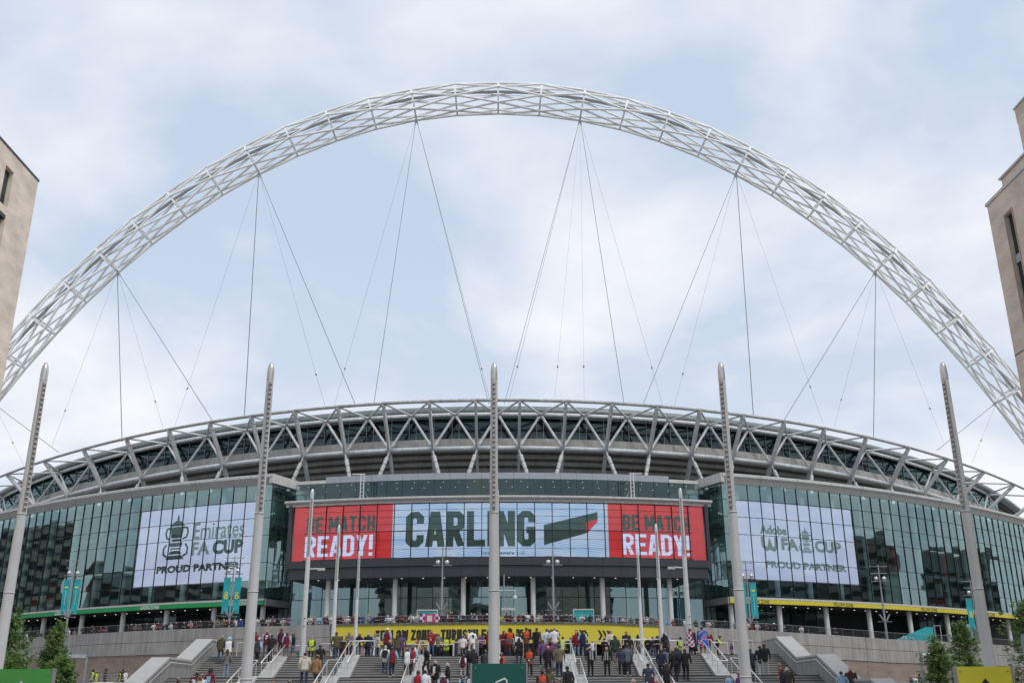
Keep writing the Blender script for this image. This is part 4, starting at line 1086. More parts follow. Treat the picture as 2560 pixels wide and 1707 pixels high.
# security camera mast by the central mast
cm = thing('camera_mast', (.75, 112, 8.5), 'slim mast carrying two white dome cameras above the yellow banner', 'camera mast')
tube('pole', GALV, cm, (.75, 112, 8.5), (.75, 112, 14.6), .07, 8)
bar('crossbar', WCOL, cm, (-.55, 112, 12.9), (2.05, 112, 12.9), .07, .07)
for s_ in (-1, 1):
    tube('camera_stem', WCOL, cm, (.75 + s_ * 1.2, 112, 12.9), (.75 + s_ * 1.2, 112, 12.35), .06, 8)
    link('dome_camera', usph(WCOL, 10, 8), cm, Matrix.Translation((.75 + s_ * 1.2, 112, 12.1)) @ Matrix.Diagonal((.24, .24, .28, 1)))
box('sign_box', LCLAD, cm, (1.2, 111.9, 10.9), (1.5, .15, .28))
# ticket kiosks glimpsed behind the balcony crowd
for xk, nm in ((-7.6, 'green zone'), (9.4, 'yellow zone')):
    kt = thing('ticket_kiosk', (xk, 112, 8.5), 'teal kiosk panel with pale frame behind the balcony crowd, %s side' % nm, 'kiosk')
    box('panel', TEALF, kt, (xk, 112, 9.6), (2.1, .1, 2.2))
    for s_ in (-1, 1): box('frame_post', LCLAD, kt, (xk + s_ * 1.1, 111.97, 9.65), (.09, .16, 2.3))
    box('frame_top', LCLAD, kt, (xk, 111.97, 10.82), (2.3, .18, .14))
tq = thing('teal_hoarding', (53, 128, 7.4), 'low sloping teal hoarding on the concourse before the dark gateway', 'hoarding')
V = [(48.5, 126.5, 7.4), (55.2, 130.5, 7.4), (55.2, 130.5, 10.0), (54.2, 130, 10.0), (48.5, 126.5, 8.2)]
link('panel', mk(V + [(a, b + .12, c) for a, b, c in V], [(0, 1, 2, 3, 4), (9, 8, 7, 6, 5)] + [(i, (i + 1) % 5, 5 + (i + 1) % 5, 5 + i) for i in range(5)], TEALF), tq)
box('end_post', GALV, tq, (55.4, 130.6, 8.8), (.12, .12, 2.9)); box('end_frame', GALV, tq, (56.3, 130.9, 8.8), (.1, .1, 2.9)); box('end_head', GALV, tq, (55.9, 130.75, 10.2), (1.0, .1, .1))
# terrace street lamps
for x, y, s_, z0, zt_, lb in ((-33.6, 86, -1, 0, 5.0, 'hooded grey street lamp before the brick podium wall, green zone side'), (31.9, 78, 1, 0, 4.5, 'hooded grey street lamp before the brick podium wall, yellow zone side'), (21.6, 42, 1, 0, 3.75, 'hooded grey street lamp beside the trees by the yellow sign board')):
    t_ = thing('street_lamp', (x, y, z0), lb, 'street lamp', 'hooded street lamps')
    pl_ = tube('pole', GALV, t_, (x, y, z0), (x, y, zt_), .10, 10)
    V = [(x, y - .25, zt_), (x + s_ * 1.5, y - .3, zt_ + .05), (x + s_ * 1.35, y - .2, zt_ + .28), (x, y - .12, zt_ + .3), (x, y + .25, zt_), (x + s_ * 1.5, y + .3, zt_ + .05), (x + s_ * 1.35, y + .2, zt_ + .28), (x, y + .12, zt_ + .3)]
    link('hood', mk(V, [(0, 1, 2, 3), (7, 6, 5, 4), (0, 4, 5, 1), (1, 5, 6, 2), (2, 6, 7, 3), (3, 7, 4, 0)], GALV), t_)

# ================================================================== side buildings
lb = thing('brick_building', (-25, 30, 0), 'tall buff brick building with dark recessed windows beside the arch', 'building')
GW = mat('window_frame_black', (.02, .02, .022), .4)
WGL = glass('window_glass', (.10, .12, .13), .10, wav=.01)
def side_block(name, m, parent, x, y0, y1, z0, z1, thick, sg, holes):
    """wall sheet facing the plaza at x, with real openings: holes [(ya, yb, za, zb)], built as strips"""
    ys = sorted({y0, y1} | {h[0] for h in holes} | {h[1] for h in holes})
    zs = sorted({z0, z1} | {h[2] for h in holes} | {h[3] for h in holes})
    V, F, idx = [], [], {}
    def vid(p):
        if p not in idx: idx[p] = len(V); V.append(p)
        return idx[p]
    for ya, yb in zip(ys[:-1], ys[1:]):
        for za, zb in zip(zs[:-1], zs[1:]):
            if any(h[0] <= ya and yb <= h[1] and h[2] <= za and zb <= h[3] for h in holes): continue
            F.append(tuple(vid(p) for p in ((x, ya, za), (x, yb, za), (x, yb, zb), (x, ya, zb))))
    for h in holes:                                     # reveals
        xi = x + sg * thick
        a, b, c, d = h
        for P in (((x, a, c), (x, a, d), (xi, a, d), (xi, a, c)), ((x, b, c), (xi, b, c), (xi, b, d), (x, b, d)), ((x, a, c), (xi, a, c), (xi, b, c), (x, b, c)), ((x, a, d), (x, b, d), (xi, b, d), (xi, a, d))):
            F.append(tuple(vid(p) for p in P))
    return link(name, mk(V, F, m), parent)
HL = [(y, y + .85, z, z + 2.05) for z in (20.0, 22.75, 25.2) for y in (44.75, 41.5, 38.2)] + [(y, y + .85, z, z + 2.05) for z in (3, 6.2, 9.4, 12.6, 15.8) for y in (44.75, 41.5, 38.2, 35)]
side_block('wall', LBRICK, lb, -24.7, 5, 48.15, 0, 28.15, .45, -1, HL)
V = [(-24.7, 48.15, 0), (-24.7, 48.15, 28.15), (-45, 48.15, 28.15), (-45, 48.15, 0), (-45, 5, 28.15), (-24.7, 5, 28.15), (-24.7, 5, 0), (-45, 5, 0)]
link('end_wall', mk(V, [(3, 2, 1, 0), (1, 2, 4, 5), (5, 4, 7, 6), (2, 3, 7, 4)], LBRICK), lb)
box('roof_coping', SLATE, lb, (-34.8, 26.6, 28.21), (20.26, 43.22, .12))
for h in HL:
    w_ = box('window', GW, lb, (-24.98, (h[0] + h[1]) / 2, (h[2] + h[3]) / 2), (.08, h[1] - h[0] - .02, h[3] - h[2] - .02))
    link('pane', upane(WGL), w_, Matrix.Translation((-24.93, (h[0] + h[1]) / 2, (h[2] + h[3]) / 2 + .25)) @ Matrix.Rotation(math.pi / 2, 4, 'Z') @ Matrix.Diagonal((h[1] - h[0] - .16, 1, h[3] - h[2] - .75, 1)))
    box('spandrel', SLATE, lb, (-24.82, (h[0] + h[1]) / 2, h[2] - .32), (.18, h[1] - h[0] + .12, .5))
for k in range(6): box('brick_fin', LBRICK, lb, (-24.66, 43.1 + k * .22, 25.6), (.1, .09, 2.6))
bar('expansion_joint', SOFFIT, lb, (-24.69, 5, 13.55), (-24.69, 48.1, 13.55), .03, .05)

rb = thing('brick_tower', (25.5, 28, 0), 'tall brown brick tower with narrow window slots and stepped roof', 'building')
SLOTS = (43.65, 37.2, 30.4, 23.6, 16.8)
HR = [(yc - .35, yc + .35, 3.0, 24.0) for yc in SLOTS]
side_block('wall', RBRICK, rb, 25.3, 5, 45.45, 0, 25.3, .45, 1, HR)
V = [(25.3, 45.45, 0), (25.3, 45.45, 25.3), (48, 45.45, 25.3), (48, 45.45, 0), (48, 5, 25.3), (25.3, 5, 25.3), (25.3, 5, 0), (48, 5, 0)]
link('end_wall', mk(V, [(0, 1, 2, 3), (5, 4, 2, 1), (6, 7, 4, 5), (4, 7, 3, 2)], RBRICK), rb)
box('roof_coping', LCLAD, rb, (36.6, 25.2, 25.38), (22.7, 40.7, .16))
box('upper_storey', RBRICK, rb, (37.3, 24.3, 25.85), (23.2, 40.2, .8)); box('upper_coping', LCLAD, rb, (37.3, 24.3, 26.31), (23.4, 40.4, .1))
fm = [(25.65, 20), (25.65, 41.4)]
for z, nm_ in ((28.4, 'frame_head'),): box(nm_, RBRICK, rb, (34, 31, z), (16.7, 22.0, .8))
box('frame_pier', RBRICK, rb, (26.6, 41.2, 27.18), (1.9, 1.5, 1.62)); box('frame_pier', RBRICK, rb, (26.6, 34.0, 27.18), (1.9, 1.5, 1.62))
box('frame_coping', LCLAD, rb, (34, 31, 28.85), (16.8, 22.1, .09)); box('penthouse', SLATE, rb, (38, 26, 27.18), (16, 20, 1.62))
for yc in SLOTS:
    wn = box('window', GW, rb, (25.52, yc, 13.5), (.08, .68, 20.98))
    for k in range(8):
        z = 4.4 + k * 2.65
        link('pane', upane(WGL), wn, Matrix.Translation((25.47, yc, z)) @ Matrix.Rotation(-math.pi / 2, 4, 'Z') @ Matrix.Diagonal((.56, 1, 2.1, 1)))
        box('spandrel', GALV, rb, (25.44, yc, z - 1.33), (.1, .66, .42))
    for s_ in (-.39, .39): box('slot_trim', mat('brown_trim', (.42, .31, .24), .7), rb, (25.285, yc + s_, 13.5), (.04, .07, 21.2))
    box('slot_trim', MATS['brown_trim'], rb, (25.285, yc, 24.07), (.04, .86, .08))
for z in (9.4, 17.2): bar('expansion_joint', SOFFIT, rb, (25.29, 5, z), (25.29, 45.4, z), .02, .04)

# city blocks behind the plaza, seen mirrored in the glass
for i, (x, y, wx, wy, h, m) in enumerate(((-52, -30, 46, 44, 30, 'a'), (50, -28, 44, 46, 27, 'b'), (-44, -95, 40, 52, 46, 'b'), (48, -100, 44, 50, 40, 'a'), (-22, -230, 50, 40, 39, 'a'), (-165, 20, 50, 40, 30, 'b'), (-175, 70, 46, 36, 36, 'a'), (-168, 114, 40, 32, 29, 'b'), (-180, 160, 50, 34, 39, 'a'), (165, 14, 50, 40, 37, 'a'), (172, 64, 46, 36, 30, 'b'), (166, 110, 40, 32, 36, 'a'), (178, 158, 50, 34, 32, 'b'))):
    t_ = thing('city_block', (x, y, 0), '%s apartment block %s' % ({'a': 'brown', 'b': 'grey'}[m], ('behind the buff brick building', 'behind the brown brick tower', 'second along the avenue behind the buff building', 'second along the avenue behind the brown tower', 'closing the far end of the avenue', 'first from the avenue, mirrored in green zone glass', 'second from the avenue, mirrored in green zone glass', 'third from the avenue, mirrored in green zone glass', 'last of the row mirrored in green zone glass', 'first from the avenue, mirrored in yellow zone glass', 'second from the avenue, mirrored in yellow zone glass', 'third from the avenue, mirrored in yellow zone glass', 'last of the row mirrored in yellow zone glass')[i]), 'building', 'apartment blocks around the plaza')
    mm = {'a': mat('block_brick', (.30, .26, .22), .85, var=.1), 'b': mat('block_grey', (.26, .265, .27), .8, var=.1)}[m]
    box('wall', mm, t_, (x, y, h / 2), (wx, wy, h))
    for k in range(int(h / 3) - 1):
        box('window_band', GW, t_, (x, y, 3.6 + k * 3), (wx + .3, wy + .3, 1.3))
    box('roof', CLAD, t_, (x, y, h + .3), (wx + .6, wy + .6, .6))

# ================================================================== trees
LEAF = bpy.data.materials.new('leaf'); LEAF.use_nodes = True
t = LEAF.node_tree; b = t.nodes['Principled BSDF']; b.inputs['Roughness'].default_value = .55
oi = t.nodes.new('ShaderNodeNewGeometry'); nn = t.nodes.new('ShaderNodeTexNoise'); nn.inputs['Scale'].default_value = 2.2; nn.inputs['Detail'].default_value = 3
t.links.new(oi.outputs['Position'], nn.inputs['Vector'])
rp = t.nodes.new('ShaderNodeValToRGB'); rp.color_ramp.elements[0].position = .35; rp.color_ramp.elements[1].position = .65
rp.color_ramp.elements[0].color = (.04, .09, .018, 1); rp.color_ramp.elements[1].color = (.14, .235, .045, 1)
t.links.new(nn.outputs[0], rp.inputs[0]); t.links.new(rp.outputs[0], b.inputs['Base Color'])
tl = t.nodes.new('ShaderNodeBsdfTranslucent'); ms = t.nodes.new('ShaderNodeMixShader'); ms.inputs[0].default_value = .25
t.links.new(rp.outputs[0], tl.inputs[0]); t.links.new(b.outputs[0], ms.inputs[1]); t.links.new(tl.outputs[0], ms.inputs[2])
t.links.new(ms.outputs[0], t.nodes['Material Output'].inputs[0])
BARK = mat('bark', (.10, .08, .06), .9, var=.3, scale=8)
def tree(x, y, h, rad, seed, label, z0=0.0):
    q = random.Random(seed)
    t_ = thing('plaza_tree', (x, y, z0), label, 'tree', 'young leafy trees beside the plaza')
    tube('trunk', BARK, t_, (x, y, z0), (x, y, z0 + h * .92), .03 * h * .7, 10, .18)
    V, F, clumps = [], [], []
    nb = int(26 + h * 3)
    for i in range(nb):
        f_ = .14 + .86 * (i / nb) ** .9; a = i * 2.4 + q.uniform(-.4, .4)
        prof = rad * (1 - ((f_ - .38) / .66) ** 2 if f_ > .38 else .72 + .28 * (f_ / .38)) * q.uniform(.5, 1.25)
        prof = max(prof, .12)
        tip = Vector((x + math.cos(a) * prof, y + math.sin(a) * prof, z0 + h * f_ + prof * q.uniform(.05, .5)))
        base = Vector((x, y, z0 + h * f_ * .9 - prof * .25))
        if i % 2 == 0 and prof > .4: tube('limb', BARK, t_, base, tip, .022, 5, .3)
        for k in range(5):
            c = base.lerp(tip, .35 + .65 * k / 4) + Vector([q.gauss(0, .2) for _ in range(3)])
            clumps.append((c, q.uniform(.16, .40) * (.75 + .05 * h)))
    for k in range(5): clumps.append((Vector((x, y, z0 + h * (.9 + .025 * k))), .2))
    for c, r_ in clumps:
        for _ in range(24):
            d = Vector([q.gauss(0, 1) for _ in range(3)]).normalized() * r_ * q.uniform(.35, 1.05)
            p = c + d; s_ = q.uniform(.045, .085) * 1.25
            n1 = Vector([q.gauss(0, 1) for _ in range(3)]).normalized(); n2 = n1.orthogonal().normalized(); n1 = n1 * s_ * 1.5
            b0 = len(V); V += [p - n1, p + n2 * s_ * .6, p + n1, p - n2 * s_ * .6]; F.append((b0, b0 + 1, b0 + 2, b0 + 3))
    link('crown', mk(V, F, LEAF), t_)
tree(-32.8, 70, 7.3, 1.75, 1, 'tall leafy tree behind the bright green sign board')
tree(-31.6, 75, 6.8, 1.05, 2, 'slim leafy tree in front of the brick podium wall, green zone side')
tree(-28.7, 70, 4.3, 1.05, 3, 'small round leafy tree peeping beside the bright green sign board')
tree(-30.6, 67, 4.4, 1.5, 9, 'broad low leafy tree below the tall one behind the bright green sign')
tree(33.9, 75, 6.7, 1.55, 4, 'leafy tree behind the tall mast and the yellow sign board')
tree(35.3, 68, 7.6, 1.9, 5, 'big leafy tree beside the hooded street lamp by the yellow sign')
tree(28.9, 68, 5.2, 1.05, 6, 'slim leafy tree in front of the brick podium wall, yellow zone side')
tree(36.4, 62, 6.0, 1.7, 7, 'dense leafy tree under the right brick tower')
STAIRS="""
-17.08 65.0 3.83 1.74 W B olive = = jean = bald hood s
-16.51 64.6 3.69 1.76 W B white navy k black = bucket - s
-14.89 58.25 2.84 1.58 S B grey = = ljean = longbrown hood m
-14.57 66.3 4.26 1.7 S B maroon lblue black jean = blond n7 e
-14.72 64.6 3.69 1.74 W B dgrey lblue k black = grey - s
-13.96 65.0 3.83 1.8 W B black k k black = brown - s
-15.24 65.8 4.12 1.75 W B maroon = = navy = brown - s
-14.77 54.6 1.56 1.72 W B maroon = = cream = curly patch s
-14.05 49.8 1.28 1.74 W B dmaroon = k navy = dark n31 s
-13.76 49.4 1.14 1.65 W B cream = = navy = longred hood s
-14.66 49.0 0.99 1.74 S B black = = navy = red - s
-10.11 48.6 0.85 1.7 S F white = k navy = red - s
-13.81 49.8 1.28 1.6 W B white lblue k black = brown - s
-13.67 66.3 4.26 1.78 S B dmaroon lblue k navy k redcap - e
-13.18 65.8 4.12 1.66 S B maroon lblue k grey = dark - s
-13.64 70.2 4.26 1.75 S L black = = jean k dark - t
-13.19 74.6 4.26 1.75 C F hivis black black black = bald band t
-10.31 57.0 2.41 1.78 W B cream = = djean = dark hood s
-9.63 56.6 2.27 1.76 W B tan = = dgrey k brown - s
-9.74 69.4 4.26 1.75 P F grey k k black = bald - t
-9.26 70.3 4.26 1.7 L F black = = jean = longbrown - t
-8.64 70.5 4.26 1.78 S B navy = = navy = grey - t
-8.29 71.0 4.26 1.74 L F lgrey = = jean = bald - t
-8.05 71.3 4.26 1.72 S L cream = = black = dark - t
-11.46 74.2 4.26 1.5 S B dbrown = = black = brown - t
-14.45 76.6 4.26 0.95 S F dteal = = navy = dark - t
-10.12 48.6 0.85 1.7 S F white = k navy = red - s
-9.41 48.6 0.85 1.72 S B black = = black = dark - s
-6.91 66.3 4.26 1.78 S B maroon lblue k black k whitecap - e
-6.46 71.4 4.26 1.72 S B purple = = dgrey = dark - t
-5.69 58.25 2.84 1.67 W B maroon lblue = navy = dark - m
-4.87 58.25 2.84 1.58 W B white navy lblue black = brown navyhem m
-4.91 62.6 2.98 1.74 W B red lblue k black = dark - s
-5.46 75.0 4.26 1.74 S B tan = = black = navycap - t
-4.07 66.3 4.26 1.65 P F red = = jean = bald whitefront e
-3.88 70.2 4.26 1.74 S F grey k k black = longblond - t
-3.57 75.1 4.26 1.76 C F hivis black black black = dark band t
-3.76 58.2 2.84 1.7 W L black = = black = brown - s
-3.14 55.8 1.99 1.7 C F black = = dbrown = longgrey whitefront s
-2.46 55.4 1.85 1.7 S L black = = grey = grey - s
-3.6 49.8 1.28 1.76 W B red lblue k black = brown - s
-3.28 49.8 1.28 1.78 W B white k k navy = dark - s
-2.36 49.4 1.14 1.72 W B dmaroon lblue k black = checkhat - s
-1.72 54.6 1.56 1.35 S R navy lblue k black = brown - s
-1.12 49.8 1.28 1.7 W B maroon lblue k black = greyhat n8 s
-1.47 66.3 4.26 1.68 W B white k k white black dark n9 e
-2.16 69.0 4.26 1.45 S F white = k navy = bluecap - t
-2.05 71.1 4.26 1.68 L F maroon = k black = blond - t
-1.04 71.5 4.26 1.7 L F stripe = k black = blond - t
-0.43 68.5 4.26 1.78 S F red black k black = pinkcap - t
-1.27 62.2 2.84 1.78 W B black = = black = brown - s
-1.84 60.0 2.84 1.3 W B dmaroon white k lgrey = brown hood s
-0.57 62.2 2.84 1.65 S B dgrey = = grey = brown - s
-6.05 78.2 4.26 1.3 S F white = k navy = brown - t
0.46 69.1 4.26 1.78 L F maroon = k black = brown - t
0.94 67.6 4.26 1.8 S F orange black black black = afro band t
1.46 71.3 4.26 1.7 S B white k k black = brown - t
1.99 66.3 4.26 1.78 C F orange black black black = dark band e
2.65 66.6 4.26 1.8 S B dgrey k k black = brown pack t
3.35 67.4 4.26 1.78 S B white k k black = brown - t
3.59 67.1 4.26 1.74 S R maroon lblue k navy = brown - t
3.78 66.3 4.26 1.77 S B white k k jean = bald - e
2.94 63.8 3.41 1.76 W B stripe = k black = brown - s
3.44 63.4 3.27 1.74 W B stripe = k ljean = brown - s
3.05 59.6 2.84 1.76 W B black = = black = bald - s
3.6 58.25 2.84 1.75 S B khaki = = navy = dark - m
1.94 58.25 2.84 1.58 C F orange black black black = blackcap band m
4.89 75.7 4.26 1.74 S F hivis black black black = dark band t
5.43 75.4 4.26 1.68 S F black = = black = dark - t
5.44 69.7 4.26 1.76 S B dred = = ljean = bald hood t
5.82 69.0 4.26 1.8 S B navy lblue navy navy = brown - t
5.34 58.25 2.84 1.65 S F black = = black = grey scarf m
6.27 58.25 2.84 1.59 S F black = = black = longblond scarf m
6.76 72.4 4.26 1.25 S F white navy k navy = brown - t
7.74 69.9 4.26 1.8 X F cream = = black = brown - t
7.44 64.6 3.69 1.76 S B dgreen k k khaki = dark - s
2.29 49.8 1.28 1.74 X F orange black k black = brownhat band s
2.84 54.6 1.56 1.68 W B olive = = black = longbrown - s
3.87 54.6 1.56 1.76 W B black = = black = blackcap - s
3.09 49.0 0.99 1.6 S F cream = = navy = dark - s
7.53 71.8 4.26 1.45 L F black = = black = pinkcap - t
0.44 57.0 2.41 1.7 S L orange black black black = dark band s
8.92 70.6 4.26 1.8 S F black = = black = bald - t
8.33 64.6 3.69 1.76 S B black = = black = dark - s
10.0 72.9 4.26 1.7 S B pattern = = jean = longdark - t
7.07 58.25 2.84 1.58 S B navystripe k k black = brown - m
7.41 58.25 2.84 1.73 S B bluegrey = = black = blackcap - m
11.27 72.0 4.26 1.5 L F black k k navy = curly - t
11.91 72.2 4.26 1.76 L F maroon lblue k black = bucket - t
13.74 77.1 4.26 1.76 C F hivis black black black = blackcap band t
12.47 66.3 4.26 1.7 S R check = = black = brown flagcheck e
13.41 69.9 4.26 1.72 S L black = = black = longdark coat t
13.26 66.3 4.26 1.82 S B blue = = red k brown flagblue e
14.29 69.4 4.26 1.76 S B maroon = k ljean = longblond - t
15.89 74.6 4.26 1.74 L R black hivis k black = dark - t
9.18 57.4 2.56 1.74 W B navy = = black = brown - s
10.17 62.2 2.84 1.7 W B bluegrey = = black = dark - s
9.86 57.4 2.56 1.76 W B black = = black = blond - s
10.83 62.2 2.84 1.76 W B navy = = navy = brown - s
10.48 57.4 2.56 1.76 W B black = = black = brown - s
8.09 55.0 1.7 1.78 W B navystripe k k navy = dark - s
9.03 55.0 1.7 1.76 W B black k k black = dark - s
6.44 48.6 0.85 1.72 S R dmaroon = = navy = grey - s
7.38 49.0 0.99 1.72 W B dmaroon lblue k navy = brown - s
7.61 48.6 0.85 1.68 S B dgrey = = navy = bald - s
15.12 58.25 2.84 1.76 S B black = = lgrey = dark - m
15.52 60.8 2.84 1.78 W B black = = lgrey = dark - s
18.1 79.7 4.26 1.45 S L purple navy k black = dark band t
15.09 55.0 1.7 1.74 S L red black k navy = bald - s
14.04 50.8 1.42 1.68 W L navy = = navy = red - s
14.91 53.2 1.42 1.76 W B dbrown = = dbrown = grey - s
12.3 55.0 1.7 1.15 S B lblue k k navy = blond - s
11.62 49.4 1.14 1.74 S L purple maroon k navy = brown - s
14.15 57.4 2.56 1.74 W B navy = k navy = brown - s
17.47 52.5 1.42 1.54 W B lblue = = jean = brown hood G
17.9 52.5 1.42 1.74 W B dbrown = = black = grey redcollar G
0.94 75.92 4.26 1.64 P B maroon = k djean = brown hood t
-9.80 79.69 4.26 1.76 S F navy = k navy = grey - t
1.05 81.41 4.26 1.80 C B olive = k dgrey = brown hood t
2.81 78.12 4.26 1.69 S B black = k jean = dark - t
-2.84 74.70 4.26 1.61 X L dgrey = = navy = longbrown - t
-8.15 78.08 4.26 1.73 S B black = = navy = blond - t
-11.02 74.42 4.26 1.80 X B black = = dgrey = brown - t
-9.68 81.69 4.26 1.61 S R white = = dgrey = brown - t
-2.92 81.20 4.26 1.69 S F grey = = dgrey = dark - t
8.52 78.58 4.26 1.68 C B navy = = black = bald - t
8.60 74.36 4.26 1.67 X B black = = black = brown hood t
4.92 81.52 4.26 1.62 S B black = k black = dark - t
-6.02 78.69 4.26 1.65 X R maroon = k navy = brown - t
-1.68 78.16 4.26 1.81 S B dgrey = = djean = grey - t
4.46 76.52 4.26 1.69 C B maroon = k navy = blackcap - t
-3.77 77.30 4.26 1.67 S B black = k navy = blond pack t
2.31 77.95 4.26 1.66 C R navy = k black = dark hood t
3.39 77.87 4.26 1.78 S F black = = navy = blackcap pack t
-11.67 79.36 4.26 1.64 X R dmaroon = = dgrey = dark - t
6.81 78.61 4.26 1.72 C F navy = k black = bald - t
10.95 74.58 4.26 1.61 P F black = = jean = bald pack t
11.44 75.55 4.26 1.71 S B grey = = djean = dark pack t
10.69 65.40 3.98 1.62 W B black = k djean = longdark hood s
8.06 63.00 3.12 1.76 W B dgrey = = black = brown hood s
-1.54 62.60 2.98 1.63 W B navy = k navy = grey pack s
-6.63 63.00 3.12 1.71 W B white = = djean = grey pack s
-10.56 63.00 3.12 1.77 W B black = k djean = dark - s
-6.50 63.80 3.41 1.79 W B navy = k jean = bald pack s
-6.17 65.40 3.98 1.61 W B olive = = jean = brown hood s
11.05 63.00 3.12 1.61 W B dgrey = = navy = blond hood s
1.46 64.60 3.69 1.63 W B black = k navy = longdark - s
-9.99 65.40 3.98 1.80 W B olive = = djean = brown - s
"""
